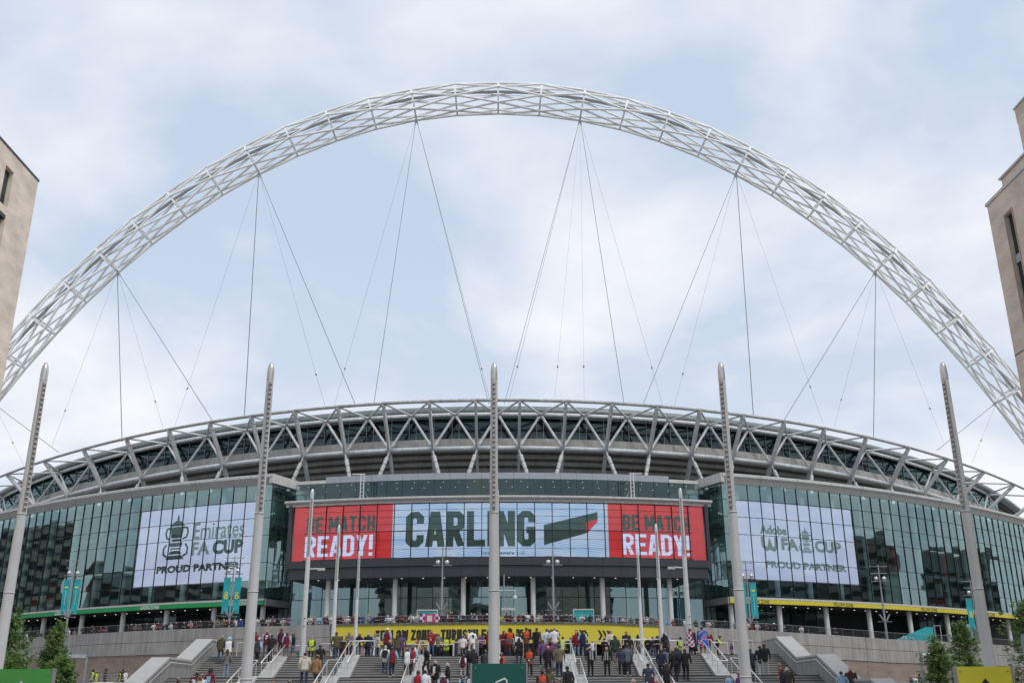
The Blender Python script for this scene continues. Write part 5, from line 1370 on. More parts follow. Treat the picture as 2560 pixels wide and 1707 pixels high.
BALCONY="""
-58.34 129.26 8.48 1.25 white redcap
-56.34 127.75 8.48 1.28 dgrey bald
-55.85 127.59 8.48 1.25 navy bald
-53.43 125.84 8.48 1.34 olive dark
-52.88 125.46 8.48 1.37 black grey
-51.2 124.2 8.48 1.41 white whitecap
-50.3 123.7 8.48 1.25 grey dark
-48.78 122.5 8.48 1.54 dgrey bald
-47.58 121.94 8.48 1.59 black redcap
-47.18 121.59 8.48 1.29 black longblond
-46.03 120.78 8.48 1.35 red dark
-45.43 120.42 8.48 1.42 purple longdark
-41.8 118.43 8.48 1.54 dmaroon grey
-41.08 117.89 8.48 1.44 grey grey
-40.65 117.91 8.48 1.44 dbrown bald
-39.61 117.15 8.48 1.5 navy grey
-40.58 117.67 8.48 1.41 dgrey bald
-38.67 116.87 8.48 1.5 white longblond
-38.09 116.48 8.48 1.56 maroon longblond
-37.42 116.24 8.48 1.36 dgrey dark
-36.85 115.76 8.48 1.44 black bald
-36.26 115.43 8.48 1.39 white bald
-35.51 115.12 8.48 1.48 navy bald
-34.63 114.71 8.48 1.42 black whitecap
-33.78 114.43 8.48 1.54 pink grey
-33.22 114.18 8.48 1.43 black longdark
-32.61 113.92 8.48 1.53 dbrown bald
-31.27 113.45 8.48 1.6 black navycap
-30.61 113.18 8.48 1.64 grey dark
-29.68 112.62 8.48 1.59 tan grey
-29.34 112.48 8.48 1.49 dbrown grey
-28.75 112.26 8.48 1.42 black redcap
-28.33 112.3 8.48 1.59 white brown
-27.59 111.83 8.48 1.52 blue whitecap
-25.78 111.19 8.48 1.64 white brown
-25.17 110.93 8.48 1.59 black bald
-24.51 110.87 8.48 1.58 cream dark
-24.0 110.6 8.48 1.7 maroon dark
-23.25 110.47 8.48 1.43 navy brown
-22.82 110.19 8.48 1.5 cream grey
-22.23 110.16 8.48 1.74 purple navycap
-19.78 109.33 8.48 1.62 white bald
-19.52 109.52 8.48 1.57 red bald
-18.82 109.24 8.48 1.69 lblue longbrown
-18.15 109.17 8.48 1.68 black whitecap
-17.94 109.12 8.48 1.7 dmaroon dark
-17.48 108.77 8.48 1.67 white grey
-16.71 108.59 8.48 1.6 black dark
-16.38 108.52 8.48 1.59 black redcap
-16.11 108.46 8.48 1.51 pink blond
-15.87 108.56 8.48 1.48 white grey
-15.71 108.63 8.48 1.54 cream whitecap
-15.04 108.29 8.48 1.68 maroon bald
-14.51 108.19 8.48 1.62 navy longbrown
-14.07 108.11 8.48 1.64 blue brown
-13.44 108.09 8.48 1.66 cream longblond
-13.23 108.06 8.48 1.57 blue longdark
-12.82 107.98 8.48 1.43 black redcap
-12.55 107.79 8.48 1.55 dgrey longdark
-12.06 107.76 8.48 1.6 black navycap
-12.55 107.84 8.48 1.55 black grey
-11.38 107.75 8.48 1.52 white whitecap
-10.96 107.79 8.48 1.52 white grey
-10.41 107.72 8.48 1.67 black longbrown
-9.9 107.4 8.48 1.7 dmaroon navycap
-9.63 107.61 8.48 1.55 maroon longbrown
-8.93 107.28 8.48 1.61 white longblond
-8.54 107.48 8.48 1.59 white brown
-7.93 107.17 8.48 1.81 white longbrown
-7.71 107.29 8.48 1.55 lgrey bald
-7.1 107.13 8.48 1.61 lblue whitecap
-6.54 107.18 8.48 1.78 dmaroon grey
-6.01 107.24 8.48 1.62 maroon bald
-5.54 106.95 8.48 1.68 navy bald
-4.98 106.96 8.48 1.78 maroon dark
-4.58 106.94 8.48 1.78 dmaroon longbrown
-3.81 106.9 8.48 1.69 maroon bald
-3.53 106.88 8.48 1.53 maroon longbrown
-3.3 106.87 8.48 1.55 dgreen whitecap
-2.68 106.85 8.48 1.68 dgreen longblond
-2.28 106.78 8.48 1.57 maroon grey
-1.72 107.02 8.48 1.61 dmaroon brown
-1.16 106.81 8.48 1.65 navy longdark
-0.96 106.81 8.48 1.59 black whitecap
0.43 106.8 8.48 1.5 hivis longbrown
1.05 106.81 8.48 1.64 maroon navycap
1.39 106.76 8.48 1.5 black brown
1.73 107.02 8.48 1.35 white longbrown
2.23 106.83 8.48 1.58 red dark
2.72 106.95 8.48 1.59 black grey
3.11 106.81 8.48 1.68 white longbrown
3.68 106.89 8.48 1.55 maroon dark
4.33 106.92 8.48 1.61 cream dark
4.24 106.87 8.48 1.41 white bald
4.65 107.14 8.48 1.38 pink blond
5.15 106.98 8.48 1.55 navy grey
5.55 107.0 8.48 1.58 dmaroon longbrown
6.17 107.0 8.48 1.55 maroon bald
6.76 107.3 8.48 1.49 black brown
7.15 107.24 8.48 1.54 black grey
7.7 107.39 8.48 1.49 dteal whitecap
8.18 107.34 8.48 1.4 maroon bald
8.84 107.42 8.48 1.52 white grey
9.18 107.46 8.48 1.25 black navycap
9.69 107.37 8.48 1.51 black navycap
10.58 107.54 8.46 1.32 white blond
10.78 107.52 8.46 1.27 navy bald
11.39 107.86 8.44 1.45 navy longdark
11.98 107.85 8.42 1.38 maroon redcap
12.32 107.8 8.41 1.38 lblue bald
12.8 107.98 8.39 1.41 red longdark
13.1 107.93 8.39 1.39 white redcap
12.81 107.88 8.39 1.4 maroon dark
13.45 107.94 8.37 1.4 pink grey
14.06 108.06 8.36 1.42 grey dark
14.68 108.17 8.34 1.45 black bald
15.42 108.57 8.31 1.41 maroon blond
15.8 108.55 8.3 1.56 white bald
16.22 108.49 8.29 1.62 grey bald
16.65 108.58 8.28 1.28 maroon grey
17.01 108.91 8.27 1.25 dmaroon grey
17.95 108.93 8.24 1.42 lblue grey
18.67 109.3 8.22 1.36 red redcap
19.99 109.54 8.17 1.52 white bald
21.23 109.97 8.14 1.45 dbrown brown
22.02 110.0 8.11 1.5 navy brown
22.51 110.14 8.1 1.44 white redcap
23.09 110.42 8.08 1.47 grey bald
23.45 110.43 8.07 1.48 black dark
24.55 110.78 8.04 1.56 navy brown
25.73 111.37 8.0 1.44 teal brown
27.03 111.62 7.96 1.55 white dark
27.57 111.82 7.94 1.41 red brown
28.25 112.02 7.92 1.5 white bald
29.37 112.69 7.89 1.51 maroon longblond
30.26 112.79 7.86 1.55 black whitecap
31.51 113.35 7.82 1.25 black whitecap
32.57 114.0 7.79 1.34 navy longdark
33.8 114.54 7.75 1.5 white navycap
37.97 116.27 7.63 1.46 black bald
48.06 122.04 7.38 1.25 white grey
49.27 122.77 7.38 1.25 lblue brown
"""
# ================================================================== people
def C_(n, c, r=.8, **k): return mat('cloth_' + n, c, r, var=.12, scale=6, **k)
PAL = dict(maroon=(.16, .012, .028), dmaroon=(.075, .01, .018), red=(.30, .015, .02), dred=(.20, .012, .02), black=(.014, .014, .016), dgrey=(.045, .047, .052), grey=(.17, .17, .165),
           lgrey=(.36, .36, .37), white=(.72, .72, .74), cream=(.56, .52, .44), navy=(.016, .022, .05), blue=(.03, .08, .32), lblue=(.30, .48, .66), jean=(.06, .11, .19), djean=(.025, .042, .095),
           ljean=(.19, .29, .40), olive=(.085, .08, .035), tan=(.28, .17, .075), khaki=(.16, .135, .09), dbrown=(.055, .035, .026), purple=(.11, .05, .19), pink=(.55, .28, .32), teal=(.03, .28, .28), dteal=(.02, .12, .14),
           dgreen=(.02, .05, .035), hivis=(.52, .66, .04), orange=(.58, .075, .03), bluegrey=(.13, .15, .19))
CM = {k: C_(k, v) for k, v in PAL.items()}
def stripes(name, a, b, sc, direction):
    m = bpy.data.materials.new(name); m.use_nodes = True; t = m.node_tree; bs = t.nodes['Principled BSDF']; bs.inputs['Roughness'].default_value = .8
    tc_ = t.nodes.new('ShaderNodeTexCoord'); wv = t.nodes.new('ShaderNodeTexWave'); wv.bands_direction = direction; wv.inputs['Scale'].default_value = sc
    t.links.new(tc_.outputs['Object'], wv.inputs['Vector'])
    rp_ = t.nodes.new('ShaderNodeValToRGB'); rp_.color_ramp.interpolation = 'CONSTANT'; rp_.color_ramp.elements[1].position = .5
    rp_.color_ramp.elements[0].color = (*a, 1); rp_.color_ramp.elements[1].color = (*b, 1)
    t.links.new(wv.outputs[1], rp_.inputs[0]); t.links.new(rp_.outputs[0], bs.inputs['Base Color']); CM[name] = m; return m
stripes('stripe', (.30, .02, .05), (.04, .06, .22), 3.2, 'X')
stripes('navystripe', (.015, .02, .045), (.05, .07, .14), 3.0, 'Z')
m = bpy.data.materials.new('check'); m.use_nodes = True; t = m.node_tree
ck = t.nodes.new('ShaderNodeTexChecker'); ck.inputs['Scale'].default_value = 6.5; ck.inputs['Color1'].default_value = (.62, .6, .66, 1); ck.inputs['Color2'].default_value = (.22, .02, .07, 1)
tcn = t.nodes.new('ShaderNodeTexCoord'); t.links.new(tcn.outputs['UV'], ck.inputs['Vector']); t.links.new(ck.outputs[0], t.nodes['Principled BSDF'].inputs['Base Color']); CM['check'] = m
m = bpy.data.materials.new('pattern'); m.use_nodes = True; t = m.node_tree
vn = t.nodes.new('ShaderNodeTexNoise'); vn.inputs['Scale'].default_value = 14; rp_ = t.nodes.new('ShaderNodeValToRGB'); rp_.color_ramp.interpolation = 'CONSTANT'
rp_.color_ramp.elements[0].color = (.03, .03, .03, 1); rp_.color_ramp.elements[1].position = .52; rp_.color_ramp.elements[1].color = (.4, .38, .36, 1)
tcn = t.nodes.new('ShaderNodeTexCoord'); t.links.new(tcn.outputs['Object'], vn.inputs['Vector']); t.links.new(vn.outputs[0], rp_.inputs[0]); t.links.new(rp_.outputs[0], t.nodes['Principled BSDF'].inputs['Base Color']); CM['pattern'] = m
SKIN = [mat('skin_%d' % i, c, .55, var=.08, scale=9) for i, c in enumerate(((.42, .25, .185), (.46, .28, .21), (.36, .205, .145), (.075, .042, .03)))]
HAIRC = dict(dark=(.014, .011, .01), brown=(.05, .028, .016), blond=(.36, .25, .12), grey=(.42, .41, .39), red=(.13, .04, .018))
HM = {k: mat('hair_' + k, v, .6, var=.25, scale=30) for k, v in HAIRC.items()}
SHOE = [mat('shoe_dark', (.02, .02, .022), .6), mat('shoe_white', (.55, .55, .55), .6)]
EYE = mat('eye', (.03, .02, .015), .3)

def lofts(sections, n=12):
    """closed skin over elliptical sections [(centre, rx, ry)] stacked roughly along z"""
    V, F = [], []
    for c, rx, ry in sections:
        for k in range(n):
            a = 2 * math.pi * k / n; V.append((c[0] + rx * math.cos(a), c[1] + ry * math.sin(a), c[2]))
    for i in range(len(sections) - 1):
        F += [(i * n + k, i * n + (k + 1) % n, (i + 1) * n + (k + 1) % n, (i + 1) * n + k) for k in range(n)]
    F += [tuple(range(n - 1, -1, -1)), tuple(range((len(sections) - 1) * n, len(sections) * n))]
    return V, F
def capsule(p, q, r0, r1, n=10):
    p, q = Vector(p), Vector(q); x, y, d, L = frame(p, q, Vector((0, 1, 0.01)))
    V, F = [], []
    st_ = [(-r0 * .95, r0 * .3), (-r0 * .6, r0 * .8), (0, r0), (L * .5, (r0 + r1) / 2), (L, r1), (L + r1 * .6, r1 * .8), (L + r1 * .95, r1 * .3)]
    for s_, r_ in st_:
        for k in range(n):
            a = 2 * math.pi * k / n; V.append(tuple(p + d * s_ + x * math.cos(a) * r_ + y * math.sin(a) * r_))
    for i in range(len(st_) - 1):
        F += [(i * n + k, i * n + (k + 1) % n, (i + 1) * n + (k + 1) % n, (i + 1) * n + k) for k in range(n)]
    F += [tuple(range(n - 1, -1, -1)), tuple(range((len(st_) - 1) * n, len(st_) * n))]
    return V, F
def ellipsoid(c, rx, ry, rz):
    me = usph(SKIN[0], 14, 10)
    return [(c[0] + v.co.x * rx, c[1] + v.co.y * ry, c[2] + v.co.z * rz) for v in me.vertices], [tuple(p.vertices) for p in me.polygons]
# region slots: 0 skin 1 torso 2 upper arm 3 forearm 4 thigh 5 shin 6 shoe 7 eye
def body(lean=0.0, legs=None, arms=None, bulk=1.0, female=False, head_down=0.0):
    """figure 1.75 m tall facing +y; returns (mesh, head centre, top height)"""
    parts, bones = [], []
    hip = Vector((0, 0, .93))
    ca, sa = math.cos(lean), math.sin(lean)
    def T(x, y, z): return Vector((x, y * ca + (z - .93) * sa, .93 + (z - .93) * ca - y * sa))
    def add(vf, p, q, reg, r_): parts.append(vf); bones.append((Vector(p), Vector(q), reg, r_))
    sh = .165 if female else .185
    sec = [(.80, .155, .118), (.90, .172, .13), (1.02, .15 if female else .16, .118), (1.18, .165, .125), (1.32, .19 if not female else .172, .128), (1.42, .178, .105), (1.475, .10, .075), (1.51, .065, .062)]
    V, F = lofts([((0, 0, 0), rx * bulk, ry * bulk) for z, rx, ry in sec])
    n = 12; W_ = []
    for i, (z, rx, ry) in enumerate(sec):
        for k in range(n):
            x, y, _ = V[i * n + k]; W_.append(tuple(T(x, y, z)))
    add((W_, F), T(0, 0, .86), T(0, 0, 1.40), 1, .15 * bulk)
    add(capsule(T(0, 0, 1.47), T(0, .02, 1.56), .058, .055), T(0, .005, 1.52), T(0, .02, 1.56), 0, .05)
    hc = T(0, .03, 1.635) + Vector((0, head_down * .05, -head_down * .03))
    add(ellipsoid(hc, .077, .096, .118), hc - Vector((0, 0, .03)), hc + Vector((0, 0, .03)), 0, .09)
    hy = Vector((0, .088, 0))
    add(capsule(hc + Vector((0, .085, .012)), hc + Vector((0, .108, -.022)), .012, .016, 6), hc + hy, hc + hy * 1.2, 0, .01)
    add(ellipsoid(hc + Vector((0, .05, -.085)), .045, .045, .035), hc + Vector((0, .05, -.08)), hc + Vector((0, .05, -.09)), 0, .03)
    for s_ in (-1, 1):
        add(ellipsoid(hc + Vector((s_ * .078, -.005, -.005)), .012, .022, .032), hc + Vector((s_ * .078, 0, 0)), hc + Vector((s_ * .08, 0, 0)), 0, .01)
    for s_, (kn, an) in zip((-1, 1), legs):
        h0 = Vector((s_ * .088, 0, .90)); kn, an = Vector(kn), Vector(an)
        add(capsule(h0, kn, .092 * bulk ** .5, .062), h0, kn, 4, .075)
        add(capsule(kn, an, .062, .046), kn, an, 5, .05)
        toe = an + Vector((s_ * .03, .155, -.045)); heel = an + Vector((0, -.05, -.045))
        add(capsule(heel, toe, .038, .036, 8), heel, toe, 6, .04)
    for s_, (el, ha) in zip((-1, 1), arms):
        s0 = T(s_ * sh, 0, 1.415); el, ha = Vector(el), Vector(ha)
        add(capsule(s0, el, .064 * bulk ** .5, .048), s0, el, 2, .055)
        add(capsule(el, ha, .047, .034), el, ha, 3, .04)
        d = (ha - el).normalized(); sd = d.cross(Vector((0, 0, 1)))
        sd = sd.normalized() if sd.length > .1 else Vector((0, 1, 0))
        if abs(d.z) > .8: sd = Vector((0, 1, 0))
        palm = ha + d * .075
        add(capsule(ha + d * .02, palm, .034, .037, 8), ha + d * .025, palm, 0, .035)
        curl = Vector((0, .012, 0)) if d.z < -.6 else Vector((0, 0, -.02))
        for j, L_ in enumerate((.068, .078, .072, .055)):
            b0 = palm + sd * (.03 - .02 * j); t1 = b0 + d * L_ * .55 + curl * .5; t2 = b0 + d * L_ + curl * 1.8
            add(capsule(b0, t1, .0105, .0095, 6), b0, t1, 0, .01); add(capsule(t1, t2, .0095, .008, 6), t1, t2, 0, .01)
        tb = ha + d * .03 + sd * .03
        add(capsule(tb, tb + d * .045 + sd * .03, .012, .010, 6), tb, tb + d * .045 + sd * .03, 0, .01)
    V, F = [], []
    for v, f in parts:
        b0 = len(V); V += v; F += [tuple(i + b0 for i in q) for q in f]
    me = bpy.data.meshes.new('raw'); me.from_pydata([tuple(v) for v in V], [], F)
    o = bpy.data.objects.new('raw', me); COL.objects.link(o)
    md = o.modifiers.new('r', 'REMESH'); md.mode = 'VOXEL'; md.voxel_size = .0125
    sm = o.modifiers.new('s', 'SMOOTH'); sm.factor = .5; sm.iterations = 3
    dc = o.modifiers.new('d', 'DECIMATE'); dc.ratio = .22
    dg = bpy.context.evaluated_depsgraph_get()
    res = bpy.data.meshes.new_from_object(o.evaluated_get(dg))
    bpy.data.objects.remove(o); bpy.data.meshes.remove(me)
    for k in range(8): res.materials.append(SKIN[0])
    mi = []
    for p in res.polygons:
        c = p.center; best, reg = 1e9, 0
        for a, b_, rg, r_ in bones:
            ab = b_ - a; t_ = max(0, min(1, (c - a).dot(ab) / max(ab.length_squared, 1e-9)))
            dd = (c - a - ab * t_).length - r_
            if dd < best: best, reg = dd, rg
        if reg == 0:
            for s_ in (-1, 1):
                if (c - hc - Vector((s_ * .032, .085, .018))).length < .016: reg = 7
        mi.append(reg)
    res.polygons.foreach_set('material_index', mi); res.polygons.foreach_set('use_smooth', [True] * len(res.polygons))
    res.update()
    return res, hc, hc.z + .118
STANDL = [((-.10, .02, .49), (-.11, -.02, .085)), ((.10, .02, .49), (.12, -.01, .085))]
WALK = [((-.10, .20, .60), (-.10, .14, .225)), ((.10, .03, .50), (.10, -.06, .10))]
WALK2 = [((-.10, -.02, .49), (-.10, -.14, .12)), ((.10, .17, .56), (.10, .16, .17))]
HANG = [((-.25, -.02, 1.14), (-.25, .06, .90)), ((.25, -.02, 1.14), (.25, .06, .90))]
SWING = [((-.25, -.08, 1.15), (-.24, .05, .92)), ((.25, .06, 1.15), (.24, .20, .96))]
CLASP = [((-.24, .02, 1.14), (-.05, .19, 1.02)), ((.24, .02, 1.14), (.05, .20, 1.01))]
CROSS = [((-.24, .06, 1.15), (.07, .18, 1.17)), ((.24, .06, 1.15), (-.07, .20, 1.13))]
PHONE = [((-.23, .05, 1.13), (-.06, .26, 1.18)), ((.23, .05, 1.13), (.06, .26, 1.19))]
LEANA = [((-.27, .27, 1.08), (-.08, .44, 1.10)), ((.27, .27, 1.08), (.08, .45, 1.11))]
POSES = {'S': [body(0, STANDL, HANG), body(.03, STANDL, SWING, 1.1), body(0, STANDL, HANG, .94, True)],
         'W': [body(.10, WALK, SWING), body(.12, WALK2, HANG, 1.1), body(.10, WALK, HANG, .94, True)],
         'C': [body(0, STANDL, CLASP, 1.1)], 'X': [body(0, STANDL, CROSS, 1.05)], 'P': [body(.06, STANDL, PHONE, 1.12, False, .6)],
         'L': [body(.30, STANDL, LEANA, 1.02), body(.26, STANDL, LEANA, 1.14), body(.22, STANDL, LEANA, .92, True, .5)]}
# headwear and hair, centred on the head
def hairmesh(kind):
    V, F = [], []
    def dome(r, z0, nu=16, nv=6, ry=1.0, back=0.0):
        b0 = len(V)
        for j in range(nv + 1):
            ph = math.pi / 2 * j / nv
            for k in range(nu):
                a = 2 * math.pi * k / nu; fr = max(0, math.sin(a))        # lift the hairline over the face
                zz = z0 * (1 - .75 * fr) if j == nv else z0 * (ph / (math.pi / 2)) ** 2 * (1 - .75 * fr)
                s_ = math.sin(ph)
                V.append((math.cos(a) * s_ * r, math.sin(a) * s_ * r * ry + back, math.cos(ph) * r * 1.25 + zz))
        for j in range(nv):
            F.extend((b0 + j * nu + k, b0 + j * nu + (k + 1) % nu, b0 + (j + 1) * nu + (k + 1) % nu, b0 + (j + 1) * nu + k) for k in range(nu))
    if kind == 'short': dome(.088, -.055, ry=1.2, back=-.006)
    elif kind == 'curly':
        dome(.125, -.07, ry=1.1, back=-.01)
        q = random.Random(5); V[:] = [(x * q.uniform(.9, 1.1), y * q.uniform(.9, 1.1), z * q.uniform(.93, 1.07)) for x, y, z in V]
    elif kind == 'long':
        dome(.092, -.10, ry=1.2, back=-.01)
        b0 = len(V)
        for j in range(5):
            z = -.02 - j * .072
            for k in range(9):
                a = math.pi + math.pi * k / 8
                V.append((math.cos(a) * (.095 + .012 * math.sin(j * 1.4)), math.sin(a) * (.115 - .004 * j) - .012 - .01 * j, z))
        for j in range(4): F.extend((b0 + j * 9 + k, b0 + j * 9 + k + 1, b0 + (j + 1) * 9 + k + 1, b0 + (j + 1) * 9 + k) for k in range(8))
    elif kind == 'cap':
        dome(.094, 0.0, ry=1.15, back=-.004)
        b0 = len(V)
        for k in range(9):
            a = math.pi * k / 8; V.append((math.cos(a) * .09, math.sin(a) * .10, .015)); V.append((math.cos(a) * .085, .06 + math.sin(a) * .13, -.005))
        F.extend((b0 + 2 * k, b0 + 2 * k + 2, b0 + 2 * k + 3, b0 + 2 * k + 1) for k in range(8))
    elif kind == 'bucket':
        dome(.10, 0.0, ry=1.12)
        b0 = len(V)
        for k in range(16):
            a = 2 * math.pi * k / 16; V.append((math.cos(a) * .10, math.sin(a) * .112, .01)); V.append((math.cos(a) * .155, math.sin(a) * .165, -.05))
        F.extend((b0 + 2 * k, b0 + 2 * ((k + 1) % 16), b0 + 2 * ((k + 1) % 16) + 1, b0 + 2 * k + 1) for k in range(16))
    me = bpy.data.meshes.new(kind); me.from_pydata(V, [], F); me.materials.append(HM['dark'])
    me.polygons.foreach_set('use_smooth', [True] * len(F)); me.update()
    return me
HMESH = {k: hairmesh(k) for k in ('short', 'curly', 'long', 'cap', 'bucket')}
HAIR = {'dark': ('short', 'hair', 'dark'), 'brown': ('short', 'hair', 'brown'), 'blond': ('short', 'hair', 'blond'), 'grey': ('short', 'hair', 'grey'), 'red': ('short', 'hair', 'red'),
        'longbrown': ('long', 'hair', 'brown'), 'longblond': ('long', 'hair', 'blond'), 'longdark': ('long', 'hair', 'dark'), 'longred': ('long', 'hair', 'red'), 'longgrey': ('long', 'hair', 'grey'),
        'curly': ('curly', 'hair', 'dark'), 'afro': ('curly', 'hair', 'dark'), 'redcap': ('cap', 'cap', 'red'), 'whitecap': ('cap', 'cap', 'white'), 'navycap': ('cap', 'cap', 'navy'), 'blackcap': ('cap', 'cap', 'black'),
        'bluecap': ('cap', 'cap', 'blue'), 'pinkcap': ('cap', 'cap', 'pink'), 'bucket': ('bucket', 'bucket_hat', 'lblue'), 'checkhat': ('bucket', 'bucket_hat', 'lgrey'), 'greyhat': ('cap', 'woolly_hat', 'grey'), 'brownhat': ('cap', 'cap', 'dbrown')}
NUM = {}
def ringband(rx, ry, z, h, m):
    V = [(math.cos(2 * math.pi * k / 16) * rx, math.sin(2 * math.pi * k / 16) * ry, z + dz) for dz in (0, h) for k in range(16)]
    return mk(V, [(k, (k + 1) % 16, 16 + (k + 1) % 16, 16 + k) for k in range(16)], m, smooth=True)
BAND = ringband(.198, .146, 1.06, .05, mat('reflective_tape', (.55, .56, .56), .3, .3))
BANDG = ringband(.20, .148, .86, .24, mat('grey_vest_band', (.11, .11, .115), .6))
def cape(m):
    V, F, UV = [], [], []
    nu, nv = 14, 10
    for j in range(nv + 1):
        for k in range(nu + 1):
            a = math.pi * (1.0 + 1.0 * k / nu) + (-.25 + .5 * k / nu); f_ = j / nv
            r_ = .17 + .14 * f_ ** .6 + .02 * math.sin(k * 1.7 + f_ * 3)
            V.append((math.cos(a) * r_ * 1.1, math.sin(a) * r_ * .85, 1.47 - f_ * .95))
            UV.append((k / nu, j / nv))
    for j in range(nv):
        F += [(j * (nu + 1) + k, j * (nu + 1) + k + 1, (j + 1) * (nu + 1) + k + 1, (j + 1) * (nu + 1) + k) for k in range(nu)]
    me = mk(V, F, m, smooth=True)
    ul = me.uv_layers.new(name='UVMap')
    for lp in me.loops: ul.data[lp.index].uv = UV[lp.vertex_index]
    return me
FLAGB = bpy.data.materials.new('blue_red_flag'); FLAGB.use_nodes = True; t = FLAGB.node_tree
nz = t.nodes.new('ShaderNodeTexNoise'); nz.inputs['Scale'].default_value = 3.5; tcn = t.nodes.new('ShaderNodeTexCoord'); t.links.new(tcn.outputs['UV'], nz.inputs['Vector'])
rp_ = t.nodes.new('ShaderNodeValToRGB'); rp_.color_ramp.interpolation = 'CONSTANT'; e = rp_.color_ramp.elements
e[0].color = (.02, .09, .42, 1); e[1].position = .52; e[1].color = (.55, .6, .75, 1); e2 = rp_.color_ramp.elements.new(.57); e2.color = (.5, .02, .03, 1)
t.links.new(nz.outputs[0], rp_.inputs[0]); t.links.new(rp_.outputs[0], t.nodes['Principled BSDF'].inputs['Base Color'])
CAPES = {'flagcheck': cape(CM['check']), 'flagblue': cape(FLAGB)}
HEAD = {'B': 0, 'F': math.pi, 'L': math.pi / 2, 'R': -math.pi / 2}
WORD = dict(maroon='claret', dmaroon='dark claret', red='red', dred='deep red', black='black', dgrey='dark grey', grey='grey', lgrey='light grey', white='white', cream='cream', navy='navy', blue='royal blue', lblue='light blue', jean='blue denim', djean='dark denim',
            ljean='pale denim', olive='olive', tan='tan', khaki='khaki', dbrown='dark brown', purple='purple', pink='pink', teal='teal', dteal='dark teal', dgreen='dark green', hivis='yellow hi-vis', orange='orange hi-vis', bluegrey='blue-grey', stripe='claret and blue striped', navystripe='navy striped', check='chequered', pattern='patterned')
HWORD = dict(dark='dark hair', brown='brown hair', blond='blond hair', grey='grey hair', red='ginger hair', longbrown='long brown hair', longblond='long blond hair', longdark='long dark hair', longred='long ginger hair', longgrey='long grey hair', curly='curly dark hair', afro='thick dark hair', redcap='red cap', whitecap='white cap', navycap='navy cap', blackcap='black cap', bluecap='blue cap', pinkcap='pink cap', bucket='bucket hat', checkhat='checked bucket hat', greyhat='grey woolly hat', brownhat='brown cap', bald='bald head')
USED = set()
def person(x, y, z, h, pose, hd, top, ua, fa, leg, shin, hair, ex, where, group, q, jitter=.45):
    P = POSES[pose]
    fem = hair.startswith('long')
    pm, hc, ht = P[2] if fem and len(P) > 2 else P[q.randrange(min(2, len(P)))]
    s_ = h / ht; wx = s_ * (q.uniform(1.06, 1.2) if h > 1.4 else 1.08)
    ang = HEAD[hd] + q.uniform(-jitter, jitter)
    mir = -1 if q.random() < .5 else 1
    M = Matrix.Translation((x, y, z - .04 * s_)) @ Matrix.Rotation(ang, 4, 'Z') @ Matrix.Diagonal((wx * mir, wx, s_, 1))
    garment = 'vest' if top in ('hivis', 'orange') or 'band' in ex else ('hooded top' if ex == 'hood' else ('coat' if ex == 'coat' else ('top' if ua in ('=',) and fa == '=' else 'shirt')))
    lg = 'shorts' if shin == 'k' else 'trousers'
    act = {'W': 'climbing', 'S': 'standing', 'C': 'standing with hands clasped', 'X': 'standing with folded arms', 'P': 'looking at a phone', 'L': 'leaning'}[pose]
    act = act.split()[0] if pose != 'P' else 'phoning'
    tt = '%s %s' % (WORD[top], garment)
    cand = ['person in %s, %s, %s %s' % (tt, HWORD[hair], 'leaning' if pose == 'L' else 'standing', w_) for w_ in where] if group.startswith('spect') else \
           ['person in %s, %s %s, %s, %s %s' % (tt, WORD[leg], lg, HWORD[hair], act, w_) for w_ in where] + ['person in %s, %s, %s %s' % (tt, HWORD[hair], act, where[-1]), 'person in %s, %s %s, %s %s' % (tt, WORD[leg], lg, act, where[-1])]
    ok = [c for c in cand if len(c.split()) <= 16]
    lab = next((c for c in ok if c not in USED), ok[-1]); USED.add(lab)
    t_ = link('person', None, None, Matrix.Translation((x, y, z)), lab, 'person', group)
    o = link('body', pm, t_, M)
    sk = SKIN[3] if hair == 'afro' or (top in ('hivis', 'orange') and q.random() < .75) else SKIN[q.randrange(3)]
    tp = CM[top]; u_ = tp if ua in ('=', 'k') else CM[ua]
    f_ = sk if fa == 'k' else (u_ if fa == '=' else CM[fa])
    lm = CM[leg]; sm_ = sk if shin == 'k' else (lm if shin == '=' else CM[shin])
    for i, mm in enumerate((sk, tp, u_, f_, lm, sm_, SHOE[q.random() < .35], EYE)):
        sl = o.material_slots[i]; sl.link = 'OBJECT'; sl.material = mm
    if hair != 'bald':
        k, nm, c = HAIR[hair]
        ho = link(nm, HMESH[k], t_, M @ Matrix.Translation(hc))
        sl = ho.material_slots[0]; sl.link = 'OBJECT'; sl.material = HM[c] if nm == 'hair' else CM[c]
        if nm != 'hair':
            h2 = link('hair', HMESH['short'], t_, M @ Matrix.Translation(hc) @ Matrix.Diagonal((.96, .96, .9, 1)))
            sl = h2.material_slots[0]; sl.link = 'OBJECT'; sl.material = HM['brown']
    if ex == 'band': link('reflective_band', BANDG if top == 'orange' else BAND, t_, M)
    if ex in CAPES: link('flag_cape', CAPES[ex], t_, M)
    if ex.startswith('n') and ex[1:].isdigit():
        fN = lambda u, v, d: Vector((u, -.158, v))
        tx = soft(ex[1:], .05); wd = .085 * len(ex[1:])
        Mi = Matrix.Translation((x, y, z - .04 * s_)) @ Matrix.Rotation(ang, 4, 'Z') @ Matrix.Diagonal((wx, wx, s_, 1))
        lean_ = .11 if pose == 'W' else 0.0
        link('shirt_number', mk([Vector((-wd + 2 * wd * a / tx[2], -.150 + lean_ * (b_ * .26 + .2), 1.12 + .26 * b_)) for a, b_ in tx[0]], tx[1], CM['white'] if top != 'white' else INK), t_, Mi)
    if ex in ('hood', 'redcollar'):
        hm = ringband(.115, .10, 1.43, .09, tp if ex == 'hood' else CM['red']); link('hood' if ex == 'hood' else 'scarf', hm, t_, M)
